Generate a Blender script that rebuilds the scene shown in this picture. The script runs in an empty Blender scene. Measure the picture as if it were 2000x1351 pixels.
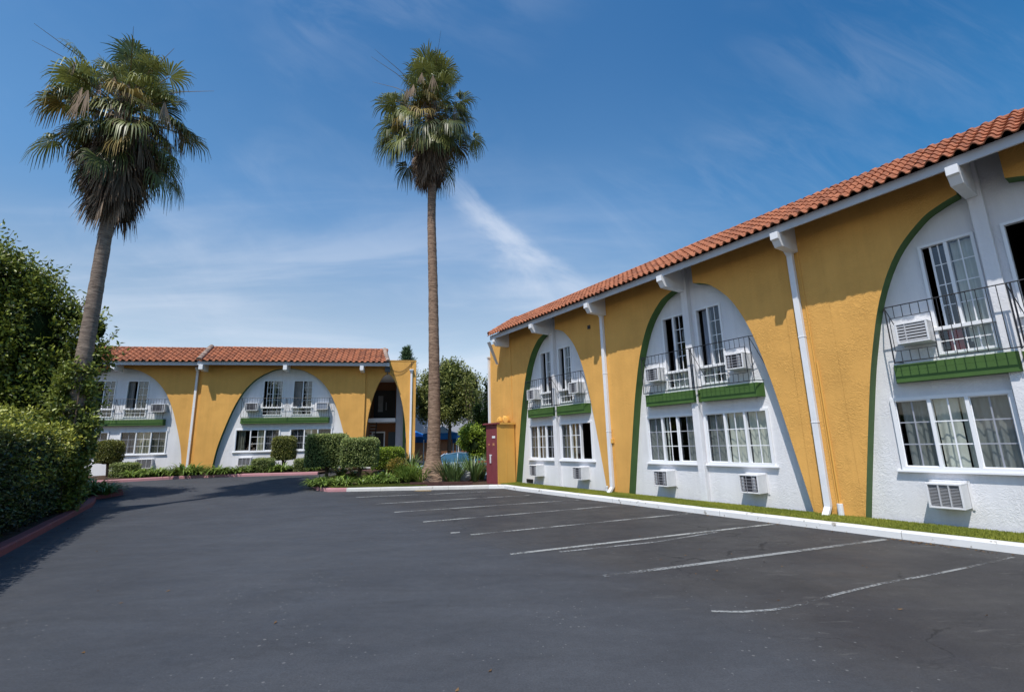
import bpy, bmesh, math, random
import numpy as np
from mathutils import Vector, Matrix
random.seed(7)
rng = np.random.default_rng(11)
S = bpy.context.scene
C = S.collection
R = math.radians

# ------------------------------------------------------------------ camera
cam_d = bpy.data.cameras.new('camera'); cam = bpy.data.objects.new('camera', cam_d); C.objects.link(cam)
cam_d.sensor_width = 36.0; cam_d.lens = 910.8 / 2000 * 36; cam_d.clip_end = 3000; cam_d.clip_start = .05
rt = Vector((0.99969753, 0.00495652, -0.02408905)); up = Vector((0.02459369, -0.2014755, 0.97918475)); fw = Vector((0, 0.97948101, 0.20153646))
cam.matrix_world = Matrix(((rt.x, up.x, -fw.x, 0), (rt.y, up.y, -fw.y, 0), (rt.z, up.z, -fw.z, 1.6), (0, 0, 0, 1)))
S.camera = cam
S.render.engine = 'CYCLES'

# ------------------------------------------------------------------ sky, sun, exposure
SUNV = Vector((-.225, -.54, 1)).normalized()
SUN_EL = math.asin(SUNV.z); SUN_AZ = math.atan2(SUNV.x, SUNV.y)
W = bpy.data.worlds.new('World'); S.world = W; W.use_nodes = True
nt = W.node_tree; nt.nodes.clear()
def wn(t, **k):
    n = nt.nodes.new(t)
    for a, b in k.items(): setattr(n, a, b)
    return n
def wl(a, b): nt.links.new(a, b)
sky = wn('ShaderNodeTexSky', sky_type='NISHITA', sun_disc=False)
sky.sun_elevation = SUN_EL; sky.sun_rotation = SUN_AZ % (2 * math.pi)
sky.air_density = 1.0; sky.dust_density = .5; sky.ozone_density = 1.1; sky.altitude = 0
tc = wn('ShaderNodeTexCoord'); sep = wn('ShaderNodeSeparateXYZ'); wl(tc.outputs['Generated'], sep.inputs[0])
def wm(op, a, b=None, c=None, clamp=False):
    n = wn('ShaderNodeMath', operation=op); n.use_clamp = clamp
    for i, v in enumerate((a, b, c)):
        if v is None: continue
        if isinstance(v, (int, float)): n.inputs[i].default_value = v
        else: wl(v, n.inputs[i])
    return n.outputs[0]
X, Y, Z = sep.outputs
# gnomonic coordinates of the sky direction (east / north, height / north)
px_ = wm('DIVIDE', X, wm('MAXIMUM', Y, .05)); pz_ = wm('DIVIDE', Z, wm('MAXIMUM', Y, .05))
def noise(vec, scale, detail=6, rough=.6, dist=0.):
    n = wn('ShaderNodeTexNoise'); n.inputs['Scale'].default_value = scale; n.inputs['Detail'].default_value = detail
    n.inputs['Roughness'].default_value = rough; n.inputs['Distortion'].default_value = dist; wl(vec, n.inputs['Vector']); return n.outputs[0]
def comb(a, b, c=0.):
    n = wn('ShaderNodeCombineXYZ')
    for i, v in enumerate((a, b, c)):
        if isinstance(v, (int, float)): n.inputs[i].default_value = v
        else: wl(v, n.inputs[i])
    return n.outputs[0]
def ramp(v, lo, hi):
    n = wn('ShaderNodeMapRange'); n.interpolation_type = 'SMOOTHSTEP'
    n.inputs['From Min'].default_value = lo; n.inputs['From Max'].default_value = hi; wl(v, n.inputs['Value']); return n.outputs[0]
# thin cirrus veil, streaked along a slant, plus one brighter trail
a_s = wm('ADD', wm('MULTIPLY', px_, .62), wm('MULTIPLY', pz_, .78)); b_s = wm('SUBTRACT', wm('MULTIPLY', px_, .78), wm('MULTIPLY', pz_, .62))
n_fine = noise(comb(wm('MULTIPLY', a_s, 2.2), wm('MULTIPLY', b_s, .8), 3.1), 3.5, 9, .62, .6)
n_big = noise(comb(px_, wm('MULTIPLY', pz_, 1.6), 9.4), 1.25, 4, .5, .3)
veil = wm('MULTIPLY', ramp(n_fine, .36, .74), ramp(n_big, .40, .68))
flat = noise(comb(wm('MULTIPLY', px_, .7), wm('MULTIPLY', pz_, 4.), 1.7), 2.4, 7, .55, .4)
low = wm('MULTIPLY', wm('ADD', wm('MULTIPLY', ramp(flat, .34, .72), .75), .25), wm('SUBTRACT', 1., ramp(pz_, .12, .72)))
leftish = wm('SUBTRACT', 1., ramp(px_, -.2, .6))
low = wm('MULTIPLY', low, wm('ADD', wm('MULTIPLY', leftish, .8), .2))
# the trail: from (-.13,.60) to (.14,.30) in those coordinates
wob = wm('MULTIPLY', wm('SUBTRACT', noise(comb(px_, pz_, 5.), 5., 5, .6), .5), .10)
tx = wm('ADD', wm('MULTIPLY', wm('SUBTRACT', pz_, .60), -.90), -.115)
dx = wm('ADD', wm('SUBTRACT', px_, tx), wob)
wid = wm('ADD', .022, wm('MULTIPLY', wm('MAXIMUM', wm('SUBTRACT', .62, pz_), 0.), .22))
t1 = wm('DIVIDE', dx, wid)
right_soft = wm('SUBTRACT', 1., ramp(t1, .2, 1.0)); left_soft = ramp(t1, -2.6, .0)
trail = wm('MULTIPLY', wm('MULTIPLY', right_soft, left_soft), wm('MULTIPLY', ramp(pz_, .20, .34), wm('SUBTRACT', 1., ramp(pz_, .52, .66))))
trail = wm('MULTIPLY', trail, ramp(n_fine, .28, .66))
cl = wm('ADD', wm('ADD', wm('MULTIPLY', veil, .10), wm('MULTIPLY', low, .74)), wm('MULTIPLY', trail, .42), clamp=True)
hz = wm('MULTIPLY', wm('SUBTRACT', 1., ramp(pz_, .0, .55)), .20)
cl = wm('MAXIMUM', cl, 0.)
hs = wn('ShaderNodeHueSaturation'); hs.inputs['Saturation'].default_value = 1.22; hs.inputs['Value'].default_value = 1.12; hs.inputs['Hue'].default_value = .492
wl(sky.outputs[0], hs.inputs['Color'])
cr_ = wn('ShaderNodeValToRGB'); wl(Z, cr_.inputs[0]); cr_.color_ramp.interpolation = 'EASE'
for i_, (p_, c_) in enumerate(((.0, (.62, .56, .54)), (.22, (.80, .60, .53)), (.48, (.60, .63, .66)), (.75, (.40, .54, .63)))):
    el_ = cr_.color_ramp.elements[i_] if i_ < 2 else cr_.color_ramp.elements.new(p_)
    el_.position = p_; el_.color = (*c_, 1)
g1 = wn('ShaderNodeMix', data_type='RGBA', blend_type='MULTIPLY'); g1.inputs[0].default_value = 1; wl(hs.outputs[0], g1.inputs[6]); wl(cr_.outputs[0], g1.inputs[7])
g2 = wn('ShaderNodeMix', data_type='RGBA', blend_type='MULTIPLY'); wl(ramp(X, .12, .62), g2.inputs[0]); wl(g1.outputs[2], g2.inputs[6]); g2.inputs[7].default_value = (.42, .74, .86, 1)
g3 = wn('ShaderNodeVectorMath', operation='SCALE'); wl(g2.outputs[2], g3.inputs[0]); g3.inputs['Scale'].default_value = 2.5
mx = wn('ShaderNodeMix', data_type='RGBA'); wl(cl, mx.inputs[0]); wl(g3.outputs[0], mx.inputs[6]); mx.inputs[7].default_value = (8.2, 8.9, 10.2, 1)
bg = wn('ShaderNodeBackground'); bg.inputs['Strength'].default_value = .085
wl(mx.outputs[2], bg.inputs['Color']); wo = wn('ShaderNodeOutputWorld'); wl(bg.outputs[0], wo.inputs[0])

sl = bpy.data.lights.new('sun', 'SUN'); sl.energy = 4.1; sl.angle = R(.53); sl.color = (1., .95, .87)
so = bpy.data.objects.new('sun', sl); C.objects.link(so); so.rotation_euler = SUNV.to_track_quat('Z', 'Y').to_euler()
S.view_settings.view_transform = 'Standard'; S.view_settings.look = 'None'; S.view_settings.exposure = .15; S.view_settings.gamma = 1

# ------------------------------------------------------------------ materials
MATS = {}
def nodes(m):
    return m.node_tree.nodes, m.node_tree.links
def mat(name, col, rough=.7, spec=.3, metal=0., bump=None, vary=None, attr=None, trans=0., wear=None, coat=0.):
    """bump=(scale,strength,distance[,kind]); vary=(scale,amount); attr=(dark colour) mixes by the mesh attribute 'tone'; wear=(colour,scale,threshold)"""
    m = bpy.data.materials.new(name); m.use_nodes = True; N, L = nodes(m)
    b = N['Principled BSDF']; b.inputs['Roughness'].default_value = rough; b.inputs['Metallic'].default_value = metal
    b.inputs['Specular IOR Level'].default_value = spec; b.inputs['Coat Weight'].default_value = coat
    b.inputs['Base Color'].default_value = (*col, 1)
    t = N.new('ShaderNodeTexCoord'); src = None
    if attr:
        a = N.new('ShaderNodeAttribute'); a.attribute_name = 'tone'
        x = N.new('ShaderNodeMix'); x.data_type = 'RGBA'; L.new(a.outputs['Fac'], x.inputs[0])
        x.inputs[6].default_value = (*attr, 1); x.inputs[7].default_value = (*col, 1); src = x.outputs[2]
    if vary:
        n = N.new('ShaderNodeTexNoise'); n.inputs['Scale'].default_value = vary[0]; n.inputs['Detail'].default_value = 6; n.inputs['Roughness'].default_value = .65
        L.new(t.outputs['Object'], n.inputs['Vector'])
        mr = N.new('ShaderNodeMapRange'); mr.inputs['From Min'].default_value = .3; mr.inputs['From Max'].default_value = .7
        mr.inputs['To Min'].default_value = 1 - vary[1]; mr.inputs['To Max'].default_value = 1 + vary[1]; L.new(n.outputs[0], mr.inputs['Value'])
        x = N.new('ShaderNodeVectorMath'); x.operation = 'SCALE'; L.new(mr.outputs[0], x.inputs['Scale'])
        if src: L.new(src, x.inputs[0])
        else: x.inputs[0].default_value = col
        src = x.outputs[0]
    if wear:
        n = N.new('ShaderNodeTexNoise'); n.inputs['Scale'].default_value = wear[1]; n.inputs['Detail'].default_value = 9; n.inputs['Roughness'].default_value = .7
        L.new(t.outputs['Object'], n.inputs['Vector'])
        mr = N.new('ShaderNodeMapRange'); mr.inputs['From Min'].default_value = wear[2]; mr.inputs['From Max'].default_value = wear[2] + .05; L.new(n.outputs[0], mr.inputs['Value'])
        x = N.new('ShaderNodeMix'); x.data_type = 'RGBA'; L.new(mr.outputs[0], x.inputs[0])
        if src: L.new(src, x.inputs[6])
        else: x.inputs[6].default_value = (*col, 1)
        x.inputs[7].default_value = (*wear[0], 1); src = x.outputs[2]
    if src: L.new(src, b.inputs['Base Color'])
    if bump:
        n = N.new('ShaderNodeTexNoise'); n.inputs['Scale'].default_value = bump[0]; n.inputs['Detail'].default_value = 5
        n.inputs['Roughness'].default_value = .6; n.inputs['Distortion'].default_value = bump[3] if len(bump) > 3 else 0
        L.new(t.outputs['Object'], n.inputs['Vector'])
        bp = N.new('ShaderNodeBump'); bp.inputs['Strength'].default_value = bump[1]; bp.inputs['Distance'].default_value = bump[2]
        L.new(n.outputs[0], bp.inputs['Height']); L.new(bp.outputs[0], b.inputs['Normal'])
    if trans > 0:
        o = N['Material Output']; tr = N.new('ShaderNodeBsdfTranslucent'); ms = N.new('ShaderNodeMixShader'); ms.inputs[0].default_value = trans
        if src: L.new(src, tr.inputs['Color'])
        else: tr.inputs['Color'].default_value = (*col, 1)
        L.new(b.outputs[0], ms.inputs[1]); L.new(tr.outputs[0], ms.inputs[2]); L.new(ms.outputs[0], o.inputs['Surface'])
    MATS[name] = m
    return m

def stucco(name, col, scale, strength, vary):
    m = mat(name, col, .85, .2, vary=(.55, vary))
    N, L = nodes(m); b = N['Principled BSDF']; t = N.new('ShaderNodeTexCoord')
    # trowelled plaster: warped ridges and flat patches
    w = N.new('ShaderNodeTexNoise'); w.inputs['Scale'].default_value = scale * .45; w.inputs['Detail'].default_value = 2; L.new(t.outputs['Object'], w.inputs['Vector'])
    ad = N.new('ShaderNodeVectorMath'); ad.operation = 'MULTIPLY_ADD'; ad.inputs[1].default_value = (.45, .45, .45); L.new(w.outputs['Color'], ad.inputs[0]); L.new(t.outputs['Object'], ad.inputs[2])
    n = N.new('ShaderNodeTexNoise'); n.inputs['Scale'].default_value = scale; n.inputs['Detail'].default_value = 3; n.inputs['Roughness'].default_value = .55
    L.new(ad.outputs[0], n.inputs['Vector'])
    r = N.new('ShaderNodeMath'); r.operation = 'SUBTRACT'; r.inputs[1].default_value = .5; L.new(n.outputs[0], r.inputs[0])
    a = N.new('ShaderNodeMath'); a.operation = 'ABSOLUTE'; L.new(r.outputs[0], a.inputs[0])
    mr = N.new('ShaderNodeMapRange'); mr.inputs['From Min'].default_value = 0; mr.inputs['From Max'].default_value = .10; mr.inputs['To Min'].default_value = 1; mr.inputs['To Max'].default_value = 0; L.new(a.outputs[0], mr.inputs['Value'])
    k = N.new('ShaderNodeTexNoise'); k.inputs['Scale'].default_value = 2.0; k.inputs['Detail'].default_value = 2; L.new(t.outputs['Object'], k.inputs['Vector'])
    km = N.new('ShaderNodeMapRange'); km.inputs['From Min'].default_value = .38; km.inputs['From Max'].default_value = .62; km.inputs['To Min'].default_value = .15; L.new(k.outputs[0], km.inputs['Value'])
    mu = N.new('ShaderNodeMath'); mu.operation = 'MULTIPLY'; L.new(mr.outputs[0], mu.inputs[0]); L.new(km.outputs[0], mu.inputs[1])
    f = N.new('ShaderNodeTexNoise'); f.inputs['Scale'].default_value = 70; f.inputs['Detail'].default_value = 3; L.new(t.outputs['Object'], f.inputs['Vector'])
    s = N.new('ShaderNodeMath'); s.operation = 'MULTIPLY_ADD'; s.inputs[1].default_value = .25; L.new(f.outputs[0], s.inputs[0]); L.new(mu.outputs[0], s.inputs[2])
    bp = N.new('ShaderNodeBump'); bp.inputs['Strength'].default_value = strength; bp.inputs['Distance'].default_value = .02
    L.new(s.outputs[0], bp.inputs['Height']); L.new(bp.outputs[0], b.inputs['Normal'])
    sm_ = N.new('ShaderNodeMapping'); sm_.inputs['Scale'].default_value = (5., 5., .28); L.new(t.outputs['Object'], sm_.inputs['Vector'])
    sn = N.new('ShaderNodeTexNoise'); sn.inputs['Scale'].default_value = 1.; sn.inputs['Detail'].default_value = 7; sn.inputs['Roughness'].default_value = .7; L.new(sm_.outputs[0], sn.inputs['Vector'])
    sr = N.new('ShaderNodeMapRange'); sr.inputs['From Min'].default_value = .3; sr.inputs['From Max'].default_value = .7; sr.inputs['To Min'].default_value = .94; sr.inputs['To Max'].default_value = 1.05; L.new(sn.outputs[0], sr.inputs['Value'])
    vs = N.new('ShaderNodeVectorMath'); vs.operation = 'SCALE'; old_ = b.inputs['Base Color'].links[0].from_socket; L.new(old_, vs.inputs[0]); L.new(sr.outputs[0], vs.inputs['Scale']); L.new(vs.outputs[0], b.inputs['Base Color'])
    return m

M_YEL = stucco('yellow_stucco', (.70, .378, .102), 14., .40, .10)
M_WHI = stucco('white_stucco', (.735, .735, .765), 13., .30, .05)
M_GRY = stucco('grey_stucco', (.42, .42, .46), 7., .3, .06)
M_TRIM = mat('white_trim', (.74, .75, .78), .55, .35, vary=(3., .06), bump=(30, .1, .003))
M_FASC = mat('fascia_paint', (.50, .53, .58), .6, .3, vary=(1.2, .07), bump=(12, .15, .004))
M_GREEN = mat('green_paint', (.060, .125, .030), .6, .3, vary=(2.5, .15), bump=(25, .2, .004))
M_GREEND = mat('dark_green_paint', (.03, .085, .03), .6, .3, vary=(2.5, .15))
M_IRON = mat('black_iron', (.012, .014, .02), .5, .4)
M_VINYL = mat('vinyl_frame', (.80, .81, .84), .4, .4)
M_AC = mat('ac_housing', (.70, .70, .72), .45, .4, vary=(9., .06), wear=((.30, .24, .18), 14., .70))
M_ACD = mat('ac_grille', (.05, .05, .06), .5, .4, vary=(20, .3))
M_ACG = mat('ac_grille_bar', (.48, .48, .50), .4, .5)
M_ACB = mat('ac_guard_bar', (.30, .30, .33), .4, .5)
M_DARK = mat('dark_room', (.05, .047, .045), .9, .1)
M_TILE = mat('terracotta', (.40, .155, .085), .85, .15, attr=(.22, .090, .058), vary=(5., .15), bump=(60, .15, .004), wear=((.19, .15, .12), 9., .61))
M_TILEP = mat('pale_clay', (.42, .30, .24), .85, .2, attr=(.26, .2, .17), vary=(6., .2))
M_MAR = mat('maroon_paint', (.20, .045, .055), .55, .35, vary=(3, .15), bump=(20, .12, .004))
M_YPAINT = mat('yellow_paint', (.70, .38, .085), .55, .35, vary=(1.5, .06))
M_RED = mat('red_slats', (.42, .09, .08), .6, .3, vary=(6, .15))
M_CURT = mat('curtain_cream', (.62, .62, .56), .9, .1, vary=(2.2, .12), trans=.05)
M_CURTG = mat('curtain_grey', (.26, .245, .235), .9, .1, vary=(3, .15))
M_CURTB = mat('curtain_blue', (.24, .27, .33), .9, .1, vary=(3, .15))
M_CURTT = mat('curtain_tan', (.45, .42, .32), .9, .1, vary=(3, .14), trans=.05)
M_REDC = mat('curtain_red', (.30, .03, .03), .9, .1, vary=(4, .3))
M_TRUNK = mat('bark', (.14, .10, .075), .9, .1, bump=(18, .6, .02), vary=(4, .25))
M_SOIL = mat('soil', (.075, .048, .035), .95, .1, bump=(30, .8, .03), vary=(6, .35))
M_DOOR = mat('teal_door', (.035, .055, .07), .5, .3)
M_BROWN = mat('orange_brown_wall', (.22, .10, .05), .85, .2, vary=(1, .1))
M_CONC = mat('concrete', (.45, .44, .42), .85, .2, vary=(3, .15), bump=(25, .3, .006))
M_WOODB = mat('dark_board', (.07, .035, .03), .8, .2, vary=(5, .3), bump=(22, .4, .006))
M_BLUE = mat('blue_canvas', (.01, .17, .52), .6, .3, vary=(1.5, .08))
M_WCAN = mat('white_canvas', (.78, .76, .70), .7, .3, vary=(1.5, .06), trans=.1)

def glass(name, tint, mixf):
    m = bpy.data.materials.new(name); m.use_nodes = True; N, L = nodes(m); N.remove(N['Principled BSDF'])
    t = N.new('ShaderNodeBsdfTransparent'); t.inputs[0].default_value = (*tint, 1)
    g = N.new('ShaderNodeBsdfGlossy'); g.inputs['Roughness'].default_value = .02; g.inputs[0].default_value = (.9, .93, 1, 1)
    lw = N.new('ShaderNodeLayerWeight'); lw.inputs['Blend'].default_value = .5
    pw = N.new('ShaderNodeMath'); pw.operation = 'POWER'; pw.inputs[1].default_value = 4.; L.new(lw.outputs['Facing'], pw.inputs[0])
    mr = N.new('ShaderNodeMath'); mr.operation = 'MULTIPLY_ADD'; mr.inputs[1].default_value = 1.0; mr.inputs[2].default_value = mixf; mr.use_clamp = True; L.new(pw.outputs[0], mr.inputs[0])
    tcx = N.new('ShaderNodeTexCoord'); nn = N.new('ShaderNodeTexNoise'); nn.inputs['Scale'].default_value = 1.6; L.new(tcx.outputs['Object'], nn.inputs['Vector'])
    bp = N.new('ShaderNodeBump'); bp.inputs['Strength'].default_value = .06; bp.inputs['Distance'].default_value = .05; L.new(nn.outputs[0], bp.inputs['Height']); L.new(bp.outputs[0], g.inputs['Normal'])
    x = N.new('ShaderNodeMixShader'); L.new(mr.outputs[0], x.inputs[0]); L.new(t.outputs[0], x.inputs[1]); L.new(g.outputs[0], x.inputs[2]); L.new(x.outputs[0], N['Material Output'].inputs[0])
    return m
M_GLASS = glass('window_glass', (.86, .90, .90), .09)
M_SCREEN = glass('insect_screen', (.66, .67, .70), .01)

def asphalt():
    m = bpy.data.materials.new('asphalt'); m.use_nodes = True; N, L = nodes(m); b = N['Principled BSDF']
    t = N.new('ShaderNodeTexCoord'); P = t.outputs['Object']
    def no(scale, det=5, rg=.6, v=P, dist=0.):
        n = N.new('ShaderNodeTexNoise'); n.inputs['Scale'].default_value = scale; n.inputs['Detail'].default_value = det; n.inputs['Roughness'].default_value = rg; n.inputs['Distortion'].default_value = dist
        L.new(v, n.inputs['Vector']); return n.outputs[0]
    def mr(v, a, b_, c=0., d=1.):
        n = N.new('ShaderNodeMapRange'); n.inputs['From Min'].default_value = a; n.inputs['From Max'].default_value = b_; n.inputs['To Min'].default_value = c; n.inputs['To Max'].default_value = d
        L.new(v, n.inputs['Value']); return n.outputs[0]
    def mix(f, a, c, typ='MIX'):
        n = N.new('ShaderNodeMix'); n.data_type = 'RGBA'; n.blend_type = typ
        if isinstance(f, float): n.inputs[0].default_value = f
        else: L.new(f, n.inputs[0])
        for i, v in ((6, a), (7, c)):
            if isinstance(v, tuple): n.inputs[i].default_value = (*v, 1)
            else: L.new(v, n.inputs[i])
        return n.outputs[2]
    def ma(op, a, c):
        n = N.new('ShaderNodeMath'); n.operation = op
        for i, v in ((0, a), (1, c)):
            if isinstance(v, (int, float)): n.inputs[i].default_value = v
            else: L.new(v, n.inputs[i])
        return n.outputs[0]
    # direction square to the right wing: the bays beside it keep their older, browner surface
    vm = N.new('ShaderNodeVectorMath'); vm.operation = 'DOT_PRODUCT'; L.new(P, vm.inputs[0]); vm.inputs[1].default_value = (-.83125925, -.55588493, 0)
    wR = ma('ADD', vm.outputs['Value'], ma('MULTIPLY', ma('SUBTRACT', no(.9, 6), .5), 2.2))
    old = mr(wR, -3.6, -4.9)
    base = mix(mr(no(.35, 4), .35, .65), (.047, .050, .058), (.059, .063, .072))
    oldc = mix(mr(no(.8, 5), .35, .65), (.036, .035, .038), (.054, .052, .052))
    c = mix(old, base, oldc)
    sc = N.new('ShaderNodeMapping'); sc.inputs['Rotation'].default_value = (0, 0, R(-20)); sc.inputs['Scale'].default_value = (.6, 1.8, 1); L.new(P, sc.inputs['Vector'])
    st = mr(no(1.3, 8, .7, sc.outputs[0], .5), .36, .66, .88, 1.12)
    mm = N.new('ShaderNodeVectorMath'); mm.operation = 'SCALE'; L.new(c, mm.inputs[0]); L.new(st, mm.inputs['Scale']); c = mm.outputs[0]
    # grit
    g = mr(no(60, 4, .8), .3, .72, .72, 1.36)
    mm = N.new('ShaderNodeVectorMath'); mm.operation = 'SCALE'; L.new(c, mm.inputs[0]); L.new(g, mm.inputs['Scale']); c = mm.outputs[0]
    # pale specks and scuffs
    v = N.new('ShaderNodeTexVoronoi'); v.inputs['Scale'].default_value = 11; L.new(P, v.inputs['Vector'])
    rad = mr(no(.6, 3), .40, .70, .03, .17)
    spk = ma('LESS_THAN', v.outputs['Distance'], rad)
    md_ = mr(no(9, 6, .75), .3, .7, .90, 1.10); mm = N.new('ShaderNodeVectorMath'); mm.operation = 'SCALE'; L.new(c, mm.inputs[0]); L.new(md_, mm.inputs['Scale']); c = mm.outputs[0]
    c = mix(ma('MULTIPLY', spk, .55), c, (.20, .20, .20))
    sc2 = N.new('ShaderNodeMapping'); sc2.inputs['Rotation'].default_value = (0, 0, R(-14)); sc2.inputs['Scale'].default_value = (.8, 5, 1); L.new(P, sc2.inputs['Vector'])
    sf = mr(no(1.5, 10, .78, sc2.outputs[0], .3), .60, .70); 
    c = mix(ma('MULTIPLY', sf, ma('ADD', ma('MULTIPLY', old, .50), .12)), c, (.20, .195, .18))
    oil = mr(no(.55, 3, .5, P, .4), .60, .74)
    c = mix(ma('MULTIPLY', oil, ma('MULTIPLY', old, .5)), c, (.022, .021, .022))
    # cracks in the old surface
    wv = N.new('ShaderNodeTexNoise'); wv.inputs['Scale'].default_value = 1.7; wv.inputs['Detail'].default_value = 6; L.new(P, wv.inputs['Vector'])
    wa = N.new('ShaderNodeVectorMath'); wa.operation = 'MULTIPLY_ADD'; wa.inputs[1].default_value = (1.1, 1.1, 0); L.new(wv.outputs['Color'], wa.inputs[0]); L.new(P, wa.inputs[2])
    cr = N.new('ShaderNodeTexVoronoi'); cr.feature = 'DISTANCE_TO_EDGE'; cr.inputs['Scale'].default_value = .33; L.new(wa.outputs[0], cr.inputs['Vector'])
    ck = ma('MULTIPLY', ma('LESS_THAN', cr.outputs['Distance'], .0034), ma('MULTIPLY', ma('ADD', ma('MULTIPLY', old, .75), .15), mr(no(.5, 2), .42, .52)))
    c = mix(ma('MULTIPLY', ck, .75), c, (.014, .014, .015))
    L.new(c, b.inputs['Base Color']); L.new(mr(no(2., 4), .3, .7, .62, .85), b.inputs['Roughness']); b.inputs['Specular IOR Level'].default_value = .35
    bp = N.new('ShaderNodeBump'); bp.inputs['Strength'].default_value = .35; bp.inputs['Distance'].default_value = .006; L.new(no(110, 3, .7), bp.inputs['Height']); L.new(bp.outputs[0], b.inputs['Normal'])
    return m
M_ASPH = asphalt()

def line_mat(name, col, cover):
    m = bpy.data.materials.new(name); m.use_nodes = True; N, L = nodes(m); b = N['Principled BSDF']; b.inputs['Base Color'].default_value = (*col, 1); b.inputs['Roughness'].default_value = .8
    t = N.new('ShaderNodeTexCoord'); n = N.new('ShaderNodeTexNoise'); n.inputs['Scale'].default_value = 26; n.inputs['Detail'].default_value = 8; n.inputs['Roughness'].default_value = .8
    n2 = N.new('ShaderNodeTexNoise'); n2.inputs['Scale'].default_value = 1.1; n2.inputs['Detail'].default_value = 4; L.new(t.outputs['Object'], n.inputs['Vector']); L.new(t.outputs['Object'], n2.inputs['Vector'])
    ad = N.new('ShaderNodeMath'); ad.operation = 'MULTIPLY_ADD'; ad.inputs[1].default_value = .75; L.new(n2.outputs[0], ad.inputs[0]); L.new(n.outputs[0], ad.inputs[2])
    mr = N.new('ShaderNodeMapRange'); mr.inputs['From Min'].default_value = cover + .375; mr.inputs['From Max'].default_value = cover + .375 + .12; mr.inputs['To Max'].default_value = .85; L.new(ad.outputs[0], mr.inputs['Value'])
    L.new(mr.outputs[0], b.inputs['Alpha']); return m
M_LINE = line_mat('worn_white_paint', (.38, .39, .38), .43)
M_LINE2 = line_mat('faded_white_paint', (.30, .31, .31), .435)
M_LINEY = line_mat('yellow_road_paint', (.62, .40, .12), .44)

# ------------------------------------------------------------------ object helpers
def tag(o, label=None, cat=None, group=None, kind=None):
    if label: o['label'] = label
    if cat: o['category'] = cat
    if group: o['group'] = group
    if kind: o['kind'] = kind
    return o
def empty(name, loc=(0, 0, 0), rz=0., label=None, cat=None, group=None):
    o = bpy.data.objects.new(name, None); o.location = loc; o.rotation_euler = (0, 0, rz); o.empty_display_size = .2; C.objects.link(o)
    return tag(o, label, cat, group)
class MB:
    def __init__(s): s.v = []; s.f = []; s.mi = []; s.tone = []; s.cur = 0; s.t = 1.
    def vert(s, p): s.v.append(tuple(p)); return len(s.v) - 1
    def face(s, pts, mi=None):
        i = [s.vert(p) for p in pts]; s.f.append(i); s.mi.append(s.cur if mi is None else mi); s.tone.append(s.t)
    def box(s, x0, x1, y0, y1, z0, z1, mi=None):
        if x0 > x1: x0, x1 = x1, x0
        if y0 > y1: y0, y1 = y1, y0
        if z0 > z1: z0, z1 = z1, z0
        b = len(s.v)
        for z in (z0, z1):
            for x, y in ((x0, y0), (x1, y0), (x1, y1), (x0, y1)): s.v.append((x, y, z))
        for q in ((0, 3, 2, 1), (4, 5, 6, 7), (0, 1, 5, 4), (1, 2, 6, 5), (2, 3, 7, 6), (3, 0, 4, 7)):
            s.f.append([b + i for i in q]); s.mi.append(s.cur if mi is None else mi); s.tone.append(s.t)
        return s
    def hexa(s, lo, hi, mi=None):
        b = len(s.v); s.v += [tuple(p) for p in lo] + [tuple(p) for p in hi]; n = len(lo)
        fs = [list(range(n))[::-1], list(range(n, 2 * n))] + [[i, (i + 1) % n, n + (i + 1) % n, n + i] for i in range(n)]
        for q in fs: s.f.append([b + i for i in q]); s.mi.append(s.cur if mi is None else mi); s.tone.append(s.t)
        return s
    def tube(s, pts, rad, n=8, cap=True, mi=None):
        pts = [Vector(p) for p in pts]; rings = []
        if isinstance(rad, (int, float)): rad = [rad] * len(pts)
        u = None
        for k, p in enumerate(pts):
            d = (pts[min(k + 1, len(pts) - 1)] - pts[max(k - 1, 0)]).normalized()
            if u is None: u = d.orthogonal().normalized()
            u = (u - d * u.dot(d)).normalized(); w = d.cross(u)
            rings.append([s.vert(p + (u * math.cos(a) + w * math.sin(a)) * rad[k]) for a in [2 * math.pi * j / n for j in range(n)]])
        for k in range(len(pts) - 1):
            for j in range(n):
                s.f.append([rings[k][j], rings[k][(j + 1) % n], rings[k + 1][(j + 1) % n], rings[k + 1][j]]); s.mi.append(s.cur if mi is None else mi); s.tone.append(s.t)
        if cap:
            for r in (rings[0][::-1], rings[-1]): s.f.append(list(r)); s.mi.append(s.cur if mi is None else mi); s.tone.append(s.t)
        return s
    def build(s, name, mats, parent=None, smooth=False, bevel=0., **kw):
        me = bpy.data.meshes.new(name); me.from_pydata(s.v, [], s.f)
        if not isinstance(mats, (list, tuple)): mats = [mats]
        for m in mats: me.materials.append(m)
        if len(mats) > 1: me.polygons.foreach_set('material_index', s.mi)
        if any(t != 1. for t in s.tone):
            a = me.attributes.new('tone', 'FLOAT', 'FACE'); a.data.foreach_set('value', s.tone)
        if smooth: me.polygons.foreach_set('use_smooth', [True] * len(s.f))
        me.update()
        o = bpy.data.objects.new(name, me); C.objects.link(o); o.parent = parent
        if bevel:
            md = o.modifiers.new('bevel', 'BEVEL'); md.width = bevel; md.segments = 2; md.limit_method = 'ANGLE'
        return tag(o, **kw)
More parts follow.
